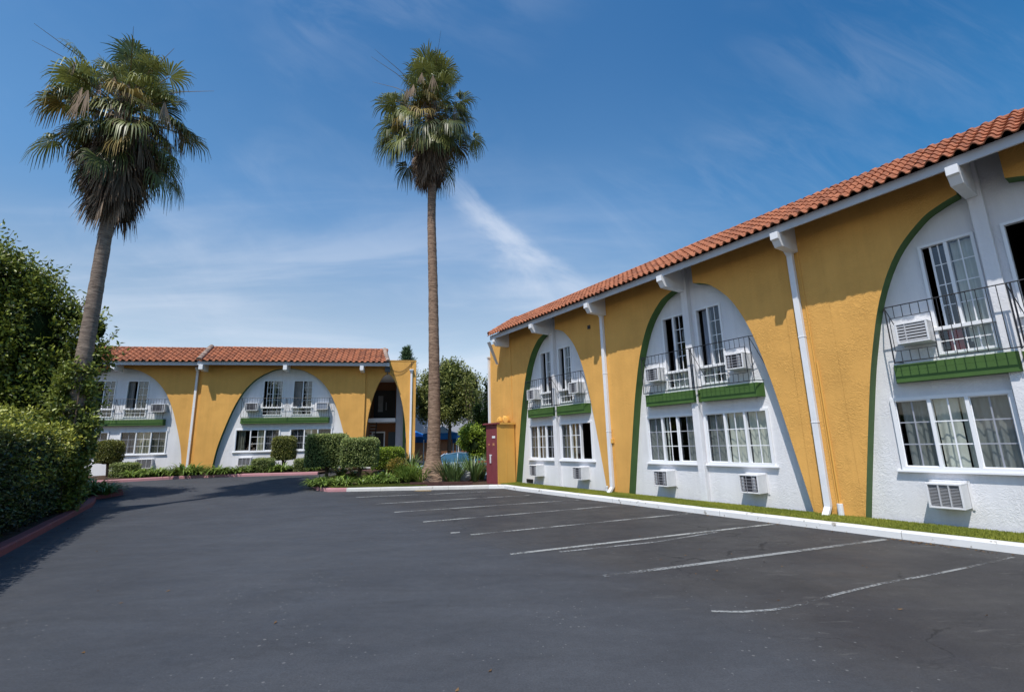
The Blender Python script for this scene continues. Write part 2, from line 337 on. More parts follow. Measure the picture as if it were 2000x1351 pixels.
def np_mesh(name, V, F, mats, parent=None, tone=None, smooth=False, mi=None, **kw):
    """V (n,3), F (m,k) constant k"""
    me = bpy.data.meshes.new(name); n, k = F.shape
    me.vertices.add(len(V)); me.vertices.foreach_set('co', np.asarray(V, np.float32).ravel())
    me.loops.add(n * k); me.loops.foreach_set('vertex_index', F.astype(np.int32).ravel())
    me.polygons.add(n); me.polygons.foreach_set('loop_start', np.arange(0, n * k, k, dtype=np.int32))
    me.update(calc_edges=True)
    if not isinstance(mats, (list, tuple)): mats = [mats]
    for m in mats: me.materials.append(m)
    if mi is not None: me.polygons.foreach_set('material_index', mi.astype(np.int32))
    if tone is not None:
        a = me.attributes.new('tone', 'FLOAT', 'FACE'); a.data.foreach_set('value', np.asarray(tone, np.float32))
    if smooth: me.polygons.foreach_set('use_smooth', [True] * n)
    me.validate()
    o = bpy.data.objects.new(name, me); C.objects.link(o); o.parent = parent
    return tag(o, **kw)

# ------------------------------------------------------------------ frames of the two wings and the ground height
dR = np.array([-0.55588493, 0.83125925]); nR = np.array([-0.83125925, -0.55588493])
dL = np.array([0.97972467, 0.20034861]); nL = np.array([-0.20034861, 0.97972467])
def pR(u, w, z=0.): p = dR * u + nR * w; return (p[0], p[1], z)
def pL(u, w, z=0.): p = dL * u + nL * w; return (p[0], p[1], z)
def sm(t): t = np.clip(t, 0, 1); return t * t * (3 - 2 * t)
def gz(x, y):
    x = np.asarray(x, float); y = np.asarray(y, float)
    u = x * dL[0] + y * dL[1]; w = x * nL[0] + y * nL[1]
    return .36 * sm((w - 17) / 7) * (1 - sm((u + 1.5) / 3)) - .3 * sm((u - .5) / 3) * sm((w - 19.8) / 3)

# ------------------------------------------------------------------ ground
xs = np.concatenate([[-900, -300, -120, -60, -42], np.arange(-34, 24, .5), [30, 45, 70, 140, 320, 900]])
ys = np.concatenate([[-300, -100, -40, -15], np.arange(-6, 48, .5), [55, 70, 100, 200, 450, 1500]])
XX, YY = np.meshgrid(xs, ys, indexing='ij'); ZZ = gz(XX, YY)
V = np.stack([XX.ravel(), YY.ravel(), ZZ.ravel()], 1); ny = len(ys)
I, J = np.meshgrid(np.arange(len(xs) - 1), np.arange(ny - 1), indexing='ij'); a = (I * ny + J).ravel()
np_mesh('parking_lot', V, np.stack([a, a + ny, a + ny + 1, a + 1], 1), M_ASPH, smooth=True, kind='structure')

def strip(name, pts, width, z_off, m, **kw):
    """ribbon painted on the asphalt along ground points"""
    b = MB(); P = [Vector((p[0], p[1], 0)) for p in pts]
    fine = []
    for a_, c_ in zip(P[:-1], P[1:]):
        n = max(1, int((c_ - a_).length / .4))
        fine += [a_.lerp(c_, i / n) for i in range(n)]
    fine.append(P[-1]); L_ = []
    for k, p in enumerate(fine):
        d = (fine[min(k + 1, len(fine) - 1)] - fine[max(k - 1, 0)]).normalized(); s = Vector((-d.y, d.x, 0)) * width / 2
        L_.append([(q.x, q.y, float(gz(q.x, q.y)) + z_off) for q in (p - s, p + s)])
    for q0, q1 in zip(L_[:-1], L_[1:]): b.face([q0[0], q0[1], q1[1], q1[0]])
    return b.build(name, m, **kw)
LN = [([(2.98, -4.17), (2.80, -4.38), (2.66, -4.65), (2.57, -5.0), (2.50, -5.61), (2.36, -6.4), (2.15, -7.2), (1.98, -8.0), (1.81, -8.86)], .045, M_LINE2),
      ([(4.45, -4.2), (4.14, -5.32), (3.20, -8.95)], .09, M_LINE2),
      ([(6.10, -3.96), (4.95, -9.02)], .09, M_LINE),
      ([(5.75, -4.6), (5.30, -6.2), (5.16, -7.6)], .06, M_LINE2),
      ([(7.78, -4.22), (6.72, -9.05)], .09, M_LINE),
      ([(9.69, -4.12), (8.62, -9.0)], .09, M_LINE),
      ([(11.53, -4.15), (10.2, -8.9)], .09, M_LINE),
      ([(13.49, -4.3), (12.1, -8.6)], .09, M_LINE),
      ([(15.66, -4.37), (13.76, -8.85)], .09, M_LINE),
      ([(8.18, -4.02), (8.12, -4.18)], .09, M_LINE)]
for pts, wd, m in LN: strip('parking_line', [pR(*p) for p in pts], wd, .004, m, kind='structure')
strip('yellow_marking', [(-2.95, 17.05), (-3.55, 17.12)], .16, .004, M_LINEY, kind='structure')

def kerb(name, pts, width, h, m, closed=False, seg=1.9):
    """kerb of bevelled stones; pts = foot of the outer face, body on the left-hand side"""
    P = [Vector((p[0], p[1], 0)) for p in pts]; fine = []
    for a_, c_ in zip(P[:-1], P[1:]):
        n = max(1, int((c_ - a_).length / .35)); fine += [a_.lerp(c_, i / n) for i in range(n)]
    fine.append(P[-1]); b = MB(); prev = None
    for k, p in enumerate(fine):
        d = (fine[min(k + 1, len(fine) - 1)] - fine[max(k - 1, 0)]).normalized(); s = Vector((-d.y, d.x, 0)); g0 = float(gz(p.x, p.y))
        j = random.uniform(-.004, .004)
        sg = 1 if width > 0 else -1
        sec = [(p, -.1), (p + s * .012 * sg, h - .025), (p + s * .035 * sg, h + j), (p + s * width, h + j), (p + s * width, -.1)]
        ring = [(q.x, q.y, g0 + z) for q, z in sec]
        if prev:
            for i in range(4): b.face([prev[i], ring[i], ring[i + 1], prev[i + 1]][::-1])
        else: b.face(ring)
        prev = ring
    b.face(prev[::-1])
    # joints between the stones
    return b.build(name, m, kind='structure')
M_KW = mat('white_kerb_paint', (.70, .70, .70), .7, .3, vary=(2, .06), bump=(30, .3, .006), wear=((.30, .28, .25), 5.5, .585))
M_KP = mat('pink_kerb_paint', (.46, .23, .25), .75, .25, vary=(2, .10), bump=(30, .3, .006), wear=((.32, .22, .21), 4., .63))
M_KRED = mat('red_kerb_paint', (.27, .085, .085), .75, .25, vary=(2, .12), bump=(30, .3, .006), wear=((.16, .08, .08), 4., .62))
M_KWO = mat('old_white_kerb', (.58, .57, .55), .8, .2, vary=(2, .1), bump=(30, .4, .006), wear=((.30, .28, .26), 3.4, .60))
def add_joints(m, axis, pitch):
    N, L = nodes(m); b = N['Principled BSDF']; t = N.new('ShaderNodeTexCoord'); d = N.new('ShaderNodeVectorMath'); d.operation = 'DOT_PRODUCT'; L.new(t.outputs['Object'], d.inputs[0]); d.inputs[1].default_value = (axis[0] / pitch, axis[1] / pitch, 0)
    f = N.new('ShaderNodeMath'); f.operation = 'FRACT'; L.new(d.outputs['Value'], f.inputs[0]); l = N.new('ShaderNodeMath'); l.operation = 'LESS_THAN'; l.inputs[1].default_value = .008 / pitch; L.new(f.outputs[0], l.inputs[0])
    x = N.new('ShaderNodeMix'); x.data_type = 'RGBA'; L.new(l.outputs[0], x.inputs[0]); L.new(b.inputs['Base Color'].links[0].from_socket, x.inputs[6]); x.inputs[7].default_value = (.25, .24, .23, 1); L.new(x.outputs[2], b.inputs['Base Color'])
add_joints(M_KW, dR, 3.05); add_joints(M_KRED, dR, 2.4); add_joints(M_KP, dL, 2.4); add_joints(M_KWO, (1, 0), 2.4)
kerb('kerb', [pR(-9, -9.15), pR(13.6, -9.12), pR(14.5, -9.2), (-.95, 17.25)][::-1][::-1], -.17, .12, M_KW)
kerb('kerb', [(-.95, 17.26), (-1.95, 17.27), (-3.77, 17.28), (-6.0, 17.2)], -.16, .12, M_KWO)
isl_left = [(-6.0, 17.2), (-6.65, 17.2), (-7.26, 17.65), (-7.83, 18.61), (-8.0, 19.5), (-7.9, 20.4), (-7.3, 22.2), (-6.6, 24.0)]
kerb('kerb', isl_left, -.20, .12, M_KP)
kb = [(-9.07, 22.09), (-11.82, 21.97), (-14.01, 21.75), (-14.81, 21.41), (-15.55, 20.9), (-16.52, 20.31), (-18.5, 19.3), (-21, 18.4)]
kerb('kerb', [kb[0]] + kb[1:], -.18, .12, M_KP)
kl = [pR(-6, 2.43), pR(19.4, 2.45), pR(20.6, 2.55), (-14.02, 16.25), (-13.9, 16.67), (-13.84, 17.11), (-14.42, 17.74), (-16.5, 18.6)]
kerb('kerb', kl, .20, .13, M_KRED)

def bed(name, poly, dz, m, bumps=.02, step=.4, **kw):
    """planting bed: filled polygon lying dz above the terrain"""
    bm = bmesh.new(); vs = [bm.verts.new((p[0], p[1], 0)) for p in poly]; f = bm.faces.new(vs)
    if f.normal.z < 0: f.normal_flip()
    bm.normal_update()
    xs_ = [p[0] for p in poly]; ys_ = [p[1] for p in poly]
    for ax, lo, hi in ((0, min(xs_), max(xs_)), (1, min(ys_), max(ys_))):
        t = lo + step
        while t < hi:
            co = Vector((t, 0, 0)) if ax == 0 else Vector((0, t, 0)); no = Vector((1, 0, 0)) if ax == 0 else Vector((0, 1, 0))
            bmesh.ops.bisect_plane(bm, geom=bm.verts[:] + bm.edges[:] + bm.faces[:], plane_co=co, plane_no=no); t += step
    for v in bm.verts: v.co.z = float(gz(v.co.x, v.co.y)) + dz + random.uniform(-bumps, bumps)
    me = bpy.data.meshes.new(name); bm.to_mesh(me); bm.free(); me.materials.append(m)
    for p in me.polygons: p.use_smooth = True
    o = bpy.data.objects.new(name, me); C.objects.link(o); return tag(o, **kw)
M_TURF = mat('turf_base', (.13, .15, .03), .9, .1, vary=(5, .3))
bed('turf_strip', [pR(-9, -9.31), pR(-9, -10.2), pR(15.1, -10.2), pR(15.1, -9.36), pR(13.6, -9.28)], .115, M_TURF, .006, kind='structure')
bed('planting_bed', [(-6.65, 17.38), (-1.0, 17.42), (-.6, 18.0), (-1.2, 19.5), (-2.5, 22.5), (-4, 24.2), (-6.5, 24.0), (-7.1, 22.2), (-7.72, 20.4), (-7.8, 19.5), (-7.65, 18.65), (-7.12, 17.8)], .105, M_SOIL, .015, kind='structure')
bed('planting_bed', [(-9.05, 22.27), (-11.82, 22.15), (-14.01, 21.93), (-14.81, 21.6), (-15.55, 21.1), (-16.52, 20.5), (-18.5, 19.5), (-21, 18.6), pL(-21, 27.6), pL(-3, 27.3)], .10, M_SOIL, .02, kind='structure')
bed('planting_bed', [pR(-6, 2.62), pR(19.4, 2.64), (-14.2, 16.3), (-14.1, 16.67), (-14.05, 17.0), (-14.6, 17.55), (-16.5, 18.4), (-24, 22), pR(20, 16), pR(-6, 12)], .11, M_SOIL, .02, kind='structure')
# lawn of the island
bed('lawn', [(-6.6, 17.40), (-3.2, 17.44), (-3.2, 17.95), (-5.5, 18.1), (-7.1, 18.25), (-7.1, 17.85)], .13, M_TURF, .004, step=.3, kind='structure')

def leaf_mat(name, lt, dk, rough=.5, spec=.4, trans=.25):
    return mat(name, lt, rough, spec, attr=dk, trans=trans)
def quads(P, D, U, L_, Wd, fold=.25):
    """leaf quads: base P, direction D, side U, length L_, width Wd -> V,F (diamond, folded on the midrib as two triangles)"""
    n = len(P); Nn = np.cross(D, U); L_ = np.asarray(L_).reshape(-1, 1) * np.ones((n, 1)); Wd = np.asarray(Wd).reshape(-1, 1) * np.ones((n, 1))
    v0 = P; v2 = P + D * L_; mid = P + D * L_ * .5
    v1 = mid + U * Wd * .5 + Nn * Wd * fold; v3 = mid - U * Wd * .5 + Nn * Wd * fold
    V = np.stack([v0, v1, v2, v3], 1).reshape(-1, 3); b = np.arange(n) * 4
    F = np.concatenate([np.stack([b, b + 1, b + 2], 1), np.stack([b, b + 2, b + 3], 1)], 0)
    return V, F
def unit(a): return a / np.maximum(np.linalg.norm(a, axis=1, keepdims=True), 1e-9)
def rand_dirs(n): return unit(rng.normal(size=(n, 3)))
def leaves_on(P, Nrm, size, spread=.8, aspect=.5, droop=0.):
    n = len(P); D = unit(Nrm * .6 + rand_dirs(n) * spread + np.array([0, 0, -droop])); U = unit(np.cross(D, rand_dirs(n)))
    sz = size * rng.uniform(.6, 1.35, n)
    return quads(P, D, U, sz, sz * aspect)
def grass_blades(name, P, h, w, m, **kw):
    n = len(P); lean = np.concatenate([rng.normal(size=(n, 2)) * .35, np.ones((n, 1))], 1); D = unit(lean); U = unit(np.cross(D, rand_dirs(n)))
    hh = h * rng.uniform(.5, 1.2, n); V, F = quads(P, D, U, hh, w, .1)
    t = np.clip(rng.uniform(0, 1, n) * .6 + .25 + .22 * np.sin(P[:, 0] * 3.1 + P[:, 1] * 1.7) * np.sin(P[:, 1] * 2.3 - P[:, 0]), 0, 1); return np_mesh(name, V, F, m, tone=np.concatenate([t, t]), **kw)
M_GRASS = leaf_mat('turf_blades', (.36, .36, .06), (.13, .18, .03), .7, .2, .2)
n = 90000; u = rng.uniform(-1.5, 15.0, n) ; w = rng.uniform(-10.04, -9.33, n)
P = np.stack([dR[0] * u + nR[0] * w, dR[1] * u + nR[1] * w, np.full(n, .115)], 1)
grass_blades('grass', P, .045, .009, M_GRASS, kind='stuff')
M_GRASS2 = leaf_mat('lawn_blades', (.15, .17, .03), (.06, .09, .015), .7, .2, .2)
n = 16000; x = rng.uniform(-7.0, -3.25, n); y = rng.uniform(17.44, 18.05, n); P = np.stack([x, y, gz(x, y) + .13], 1)
grass_blades('grass', P, .04, .010, M_GRASS2, kind='stuff')

# ------------------------------------------------------------------ the two wings
ARCH_R = [(2.37, 0), (2.36, .12), (2.20, 1.05), (2.02, 2.05), (1.84, 2.95), (1.57, 3.95), (1.22, 4.70), (.80, 5.17), (.52, 5.33), (.28, 5.41)]
ARCH_L = [(3.36, -.3), (3.30, .4), (3.20, 1.1), (3.06, 1.7), (2.86, 2.4), (2.56, 3.3), (2.16, 4.12), (1.60, 4.79), (.88, 5.23), (.40, 5.36), (0, 5.40)]
ARCH_E = [(1.17, -.3), (1.15, .5), (1.10, 1.5), (1.00, 2.6), (.80, 3.65), (.55, 4.40), (.30, 4.90), (.12, 5.10), (0, 5.16)]
def smooth_profile(pts, sub=5):
    P = [Vector((x, 0, z)) for x, z in pts]; out = []
    for i in range(len(P) - 1):
        p0 = P[max(i - 1, 0)]; p1 = P[i]; p2 = P[i + 1]; p3 = P[min(i + 2, len(P) - 1)]
        for k in range(sub):
            t = k / sub; q = .5 * ((2 * p1) + (p2 - p0) * t + (2 * p0 - 5 * p1 + 4 * p2 - p3) * t * t + (3 * p1 - p0 - 3 * p2 + p3) * t ** 3)
            out.append((max(q.x, 0), q.z))
    out.append(pts[-1]); return out
def arch_wall(b, x0, x1, z0, z1, holes, y0, y1, mi_face=0, mi_in=1, notch=0.):
    """wall from x0 to x1 with arched openings; holes=[(centre, profile)]; faces at y0 (front) and y1 (back)"""
    cur = x0
    for c, prof in holes:
        pr = smooth_profile(prof); w = pr[0][0]
        pts = [(c - x, z) for x, z in pr] + [(c + x, z) for x, z in pr[::-1]]
        if notch: pts = [(c - x, z) for x, z in pr] ; 
        b.box(cur, c - w, y0, y1, z0, z1, mi_face)
        halves = [[(c - x, z) for x, z in pr], [(c + x, z) for x, z in pr]]
        for h in halves:
            for (xa, za), (xb, zb) in zip(h[:-1], h[1:]):
                if abs(xa - xb) > 1e-6:
                    for y in (y0, y1): b.face([(xa, y, za), (xb, y, zb), (xb, y, z1), (xa, y, z1)], mi_face)
                b.face([(xa, y0, za), (xa, y1, za), (xb, y1, zb), (xb, y0, zb)], mi_in)
            if notch:
                xa, za = h[-1]; b.face([(xa, y0, za), (xa, y1, za), (xa, y1, z1), (xa, y0, z1)], mi_in)
        cur = c + w
    b.box(cur, x1, y0, y1, z0, z1, mi_face)
def holed_wall(b, x0, x1, z0, z1, y0, y1, holes):
    """flat wall with rectangular holes (x0,x1,z0,z1) cut through it, with reveals"""
    X_ = sorted({x0, x1, *[h[0] for h in holes], *[h[1] for h in holes]}); Z_ = sorted({z0, z1, *[h[2] for h in holes], *[h[3] for h in holes]})
    for i in range(len(X_) - 1):
        for k in range(len(Z_) - 1):
            xm = (X_[i] + X_[i + 1]) / 2; zm = (Z_[k] + Z_[k + 1]) / 2
            if any(h[0] < xm < h[1] and h[2] < zm < h[3] for h in holes): continue
            for y in (y0, y1): b.face([(X_[i], y, Z_[k]), (X_[i + 1], y, Z_[k]), (X_[i + 1], y, Z_[k + 1]), (X_[i], y, Z_[k + 1])])
    for h in holes:
        b.face([(h[0], y0, h[2]), (h[1], y0, h[2]), (h[1], y1, h[2]), (h[0], y1, h[2])]); b.face([(h[0], y0, h[3]), (h[1], y0, h[3]), (h[1], y1, h[3]), (h[0], y1, h[3])])
        for x in (h[0], h[1]): b.face([(x, y0, h[2]), (x, y0, h[3]), (x, y1, h[3]), (x, y1, h[2])])

def curtain(parent, x0, x1, z0, z1, y, m, pleat=.11, amp=.03, gather=0.):
    n = max(8, int((x1 - x0) / .012)); nz = 8; V = []; F = []
    ph = random.uniform(0, 6); k2 = random.uniform(.6, .9)
    for i in range(n + 1):
        x = x0 + (x1 - x0) * i / n
        for j in range(nz + 1):
            z = z0 + (z1 - z0) * j / nz; s_ = 1 - .4 * j / nz
            a = 2 * math.pi * x / pleat + ph + .5 * math.sin(z * 2.2 + x * 5)
            yy = y + amp * s_ * (math.sin(a) + .45 * math.sin(a * k2 * 1.7 + z)) ; V.append((x + .012 * math.sin(z * 3 + x * 9) * gather, yy, z))
    for i in range(n):
        for j in range(nz): q = i * (nz + 1) + j; F.append((q, q + nz + 1, q + nz + 2, q + 1))
    return np_mesh('curtain', np.array(V), np.array(F), m, parent, smooth=True)

def low_window(parent, x0, x1, z0, z1, y, spec):
    """three-light sliding window; spec = per light (screen?, muntins?, list of curtains (fx0,fx1,material))"""
    b = MB(); t = .06; y0 = y - .045; y1 = y + .06
    b.box(x0, x1, y0, y1, z0, z0 + t); b.box(x0, x1, y0, y1, z1 - t, z1); b.box(x0, x0 + t, y0 + .001, y1, z0 + t, z1 - t); b.box(x1 - t, x1, y0 + .001, y1, z0 + t, z1 - t)
    b.box(x0 - .07, x1 + .07, y0 - .03, y - .003, z0 - .035, z0 - .001)
    n = 3; W_ = (x1 - x0 - 2 * t) / n; mw = .05
    for i in range(1, n): xm = x0 + t + W_ * i; b.box(xm - mw / 2, xm + mw / 2, y0 + .004, y1 - .004, z0 + t, z1 - t)
    fr = b.build('window', M_VINYL, parent, bevel=.004)
    pane = MB(); scr = MB(); mun = MB(); pan_any = scr_any = mun_any = False
    for i, (screen, munt, curt) in enumerate(spec):
        xa = x0 + t + W_ * i + (mw / 2 if i else 0); xb = x0 + t + W_ * (i + 1) - (mw / 2 if i < n - 1 else 0); za = z0 + t; zb = z1 - t
        yy = y + (.035 if i != 1 else .0)
        if screen is not None:
            q = pane; q.face([(xa, yy, za), (xb, yy, za), (xb, yy, zb), (xa, yy, zb)]); pan_any = True
        if screen:
            scr = MB(); scr.face([(xa, yy - .03, za), (xb, yy - .03, za), (xb, yy - .03, zb), (xa, yy - .03, zb)]); scr.build('insect_screen', M_SCREEN, fr)
            g = .014
            for bx in ((xa, xb, za, za + g), (xa, xb, zb - g, zb), (xa, xa + g, za + g, zb - g), (xb - g, xb, za + g, zb - g)): mun.box(bx[0], bx[1], yy - .036, yy - .024, bx[2], bx[3])
            mun_any = True
        if munt:
            m_ = .020; xm = (xa + xb) / 2; mun_any = True
            mun.box(xm - m_ / 2, xm + m_ / 2, yy - .014, yy - .003, za, zb)
            for k in (1, 2): zz = za + (zb - za) * k / 3; mun.box(xa, xb, yy - .0125, yy - .0045, zz - m_ / 2, zz + m_ / 2)
        for f0, f1, m in curt: curtain(fr, xa + (xb - xa) * f0, xa + (xb - xa) * f1, za, zb, y + .115, m, pleat=random.uniform(.10, .15))
    if pan_any: pane.build('pane', M_GLASS, fr)
    if mun_any: mun.build('muntin', M_VINYL, fr)
    return fr
def high_window(parent, x0, x1, y, za, zm, zb, zc, spec, lower, cols=4):
    """tall two-leaf window (zb..zc) above a low fixed light (za..zm). spec=(open leaf index or None, muntins left?, muntins right?)"""
    b = MB(); t = .045; y0 = y - .03; y1 = y + .07
    b.box(x0, x1, y0, y1, zc - t, zc); b.box(x0, x0 + t, y0 + .001, y1, za, zc - t); b.box(x1 - t, x1, y0 + .001, y1, za, zc - t); b.box(x0 + t, x1 - t, y0 + .002, y1, za, za + t)
    b.box(x0 - .05, x1 + .05, y - .06, y1 + .02, zm, zb)
    xm = (x0 + x1) / 2; b.box(xm - .024, xm + .024, y0 + .004, y1 - .005, zb, zc - t)
    fr = b.build('window', M_VINYL, parent, bevel=.003)
    pane = MB(); mun = MB(); scr = MB(); has_scr = False; m_ = .016
    leaves_ = [(x0 + t, xm - .024), (xm + .024, x1 - t)]
    for i, (xa, xb) in enumerate(leaves_):
        kind = spec[i]; yy = y + (.02 if i else .045)
        if kind == 'open': continue
        if kind == 'screen':
            scr.face([(xa, yy - .02, zb), (xb, yy - .02, zb), (xb, yy - .02, zc - t), (xa, yy - .02, zc - t)]); has_scr = True; continue
        if kind == 'half': xa2 = xa + (xb - xa) * .32; mun.box(xa2, xa2 + .03, yy - .012, yy + .012, zb, zc - t); xa = xa2 + .03
        pane.face([(xa, yy, zb), (xb, yy, zb), (xb, yy, zc - t), (xa, yy, zc - t)])
        xq = (xa + xb) / 2; mun.box(xq - m_ / 2, xq + m_ / 2, yy - .012, yy - .003, zb, zc - t)
        for k in range(1, 4): zz = zb + (zc - t - zb) * k / 4; mun.box(xa, xb, yy - .0105, yy - .0045, zz - m_ / 2, zz + m_ / 2)
    pane.face([(x0 + t, y + .03, za + t), (x1 - t, y + .03, za + t), (x1 - t, y + .03, zm), (x0 + t, y + .03, zm)])
    for k in range(1, cols): xq = x0 + t + (x1 - x0 - 2 * t) * k / cols; mun.box(xq - m_ / 2, xq + m_ / 2, y + .018, y + .027, za + t, zm)
    zz = (za + t + zm) / 2; mun.box(x0 + t, x1 - t, y + .0195, y + .0255, zz - m_ / 2, zz + m_ / 2)
    pane.build('pane', M_GLASS, fr); mun.build('muntin', M_VINYL, fr)
    if has_scr: scr.build('insect_screen', M_SCREEN, fr)
    for f0, f1, m in lower[0]: curtain(fr, x0 + t + (x1 - x0 - 2 * t) * f0, x0 + t + (x1 - x0 - 2 * t) * f1, zb - .3, zc - t, y + .13, m, pleat=.10)
    for f0, f1, m in lower[1]: curtain(fr, x0 + t + (x1 - x0 - 2 * t) * f0, x0 + t + (x1 - x0 - 2 * t) * f1, za, zm, y + .12, m, pleat=.12)
    return fr

def ac_unit(root, x0, x1, y0, y1, z0, z1, style, label, group):
    """through-wall air conditioner; a thing of its own"""
    M = Matrix.Translation(root.location) @ Matrix.Rotation(root.rotation_euler.z, 4, 'Z')
    p = M @ Vector(((x0 + x1) / 2, y1, z0)); e = empty('air_conditioner', p, root.rotation_euler.z, label, 'air conditioner', group)
    w = (x1 - x0) / 2; d = y0 - y1; h = z1 - z0
    b = MB(); t = .028
    b.box(-w, w, d, 0, 0, t); b.box(-w, w, d, 0, h - t, h); b.box(-w, -w + t, d, 0, t, h - t); b.box(w - t, w, d, 0, t, h - t)
    b.box(-w - .035, -w - .002, -.02, .01, -.03, h + .03); b.box(w + .002, w + .035, -.02, .01, -.03, h + .03); b.box(-w - .03, w + .03, -.02, .009, h + .001, h + .03)
    b.build('casing', M_AC, e, bevel=.005)
    g = MB(); g.box(-w + t, w - t, d + .05, d + .08, t, h - t); g.build('coil', M_ACD, e)
    r = MB()
    if style == 'fins':       # close fins in three bays
        for k in range(1, 3): x = -w + t + (2 * w - 2 * t) * k / 3; r.box(x - .009, x + .009, d + .004, d + .05, t, h - t)
        n = 15
        for k in range(n): z = t + (h - 2 * t) * (k + .5) / n; r.box(-w + t, w - t, d + .02, d + .034, z - .0035, z + .0035)
    elif style == 'wide':     # wide slats
        n = 6
        for k in range(n): z = t + (h - 2 * t) * (k + .5) / n; r.box(-w + t, w - t, d + .012, d + .034, z - .016, z + .012)
        r.box(-w + t + .10, -w + t + .115, d + .006, d + .04, t, h - t)
    elif style == 'blank': r.box(-w + t + .02, w - t - .02, d + .03, d + .04, t + .02, h - t - .02)
    else:                     # guard bars
        for k in range(1, 5): z = t + (h - 2 * t) * k / 5; r.box(-w + t, w - t, d + .002, d + .012, z - .0045, z + .0045)
        for k in (1, 2): x = -w + t + (2 * w - 2 * t) * (.38 if k == 1 else .72); r.box(x - .005, x + .005, d - .004, d + .006, t, h - t)
    r.build('grille', {'blank': M_CURTB, 'bars': M_ACB}.get(style, M_ACG), e)
    if style == 'bars':
        for xa_, xb_ in ((-w + t + .03, -w + t + .07), (w - t - .10, w - t - .05)): q_ = MB(); q_.box(xa_, xb_, d + .02, d + .049, t + .02, h - t - .02); q_.build('fin_guard', M_ACG, e)
    return e

def railing(parent, x0, x1, y, z0, z1, ywall, cuts, posts, step=.115):
    b = MB(); r = .009
    def bar(xa, ya, za, xb, yb, zb, r_=.006): b.tube([(xa, ya, za), (xb, yb, zb)], r_, 5)
    bar(x0, y, z1, x1, y, z1, .010); bar(x0, y, z0, x1, y, z0, .010)
    for x in (x0, x1): bar(x, y, z1, x + (-.14 if x == x0 else .14), ywall, z1, .010); bar(x, y, z0 - .02, x, y, z1, .011)
    for x in posts: b.box(x - .010, x + .010, y - .010, y + .010, z0 - .03, z1)
    n = int((x1 - x0) / step)
    for k in range(1, n):
        x = x0 + (x1 - x0) * k / n; cut = None
        for c in cuts:
            if c[0] < x < c[1]: cut = c
        if cut: bar(x, y, z0, x, y, cut[2]); bar(x, y, cut[3], x, y, z1)
        else: bar(x, y, z0, x, y, z1)
    for c in cuts: bar(c[0], y, c[2], c[1], y, c[2]); bar(c[0], y, c[3], c[1], y, c[3]); bar(c[0], y, c[2], c[0], y, c[3]); bar(c[1], y, c[2], c[1], y, c[3])
    for x in [x0, x1] + posts[:1]: bar(x, y, z1 - .02, x + .10, ywall, z0 + .35, .007); bar(x, y, z0, x + .02, ywall, z0 + .02, .008)
    return b.build('balcony_railing', M_IRON, parent)
def ledge(parent, x0, x1, y0, y1, z0, z1, sp=.09):
    b = MB(); b.hexa([(x0, y0, z0), (x1, y0, z0), (x1 + sp, y1, z0), (x0 - sp, y1, z0)], [(x0, y0, z1), (x1, y0, z1), (x1 + sp, y1, z1), (x0 - sp, y1, z1)])
    for k in (1, 2): zz = z0 + (z1 - z0) * k / 3; b.box(x0 - .002, x1 + .002, y0 - .002, y0 + .01, zz - .0015, zz + .0015)
    return b.build('balcony_ledge', M_GREEN, parent, bevel=.006)

def tile_roof(b, x0, x1, ye, ze, yr, zr, rows=7, per=.30, seed=1, amp=.078, lip_=.034):
    """field of two-piece barrel tiles from the eave (ye,ze) up to the ridge (yr,zr)"""
    rr = random.Random(seed); L_ = math.hypot(yr - ye, zr - ze); ty, tz = (yr - ye) / L_, (zr - ze) / L_; ny_, nz_ = -tz, ty
    n = max(1, round((x1 - x0) / per)); per = (x1 - x0) / n; row = L_ / rows; K = 8
    def prof(t):   # t 0..1 across one period: trough then barrel
        return amp * max(0, math.sin(math.pi * (t - .42) / .58)) ** .75 if t > .42 else -.25 * amp * math.sin(math.pi * t / .42)
    for r_ in range(rows):
        for c in range(n):
            jy = rr.uniform(-.012, .012) + (rr.uniform(-.05, -.02) if rr.random() < .03 else 0); jz = rr.uniform(-.004, .005); tilt = rr.uniform(-.004, .004); tone = min(1, max(0, rr.gauss(.72, .26))); b.t = tone
            lo = []; hi = []; lip = []
            for k in range(K + 1):
                t = k / K; x = x0 + (c + t) * per; h = prof(t)
                s0 = r_ * row - .02 + jy; s1 = (r_ + 1) * row + .03
                h0 = h + lip_ + .006 + jz + tilt * (t - .5); h1 = h - .002
                lo.append((x, ye + ty * s0 + ny_ * h0, ze + tz * s0 + nz_ * h0)); hi.append((x, ye + ty * s1 + ny_ * h1, ze + tz * s1 + nz_ * h1))
                hl = h0 - lip_; s0b = s0 + .004; lip.append((x, ye + ty * s0b + ny_ * hl, ze + tz * s0b + nz_ * hl))
            for k in range(K):
                b.face([lo[k], lo[k + 1], hi[k + 1], hi[k]]); b.face([lip[k], lip[k + 1], lo[k + 1], lo[k]])
                if r_ == 0:
                    q0 = (lip[k][0], lip[k][1] + .35 * ty - .02 * ny_, lip[k][2] + .35 * tz - .02 * nz_); q1 = (lip[k + 1][0],) + q0[1:]
    b.t = 1.
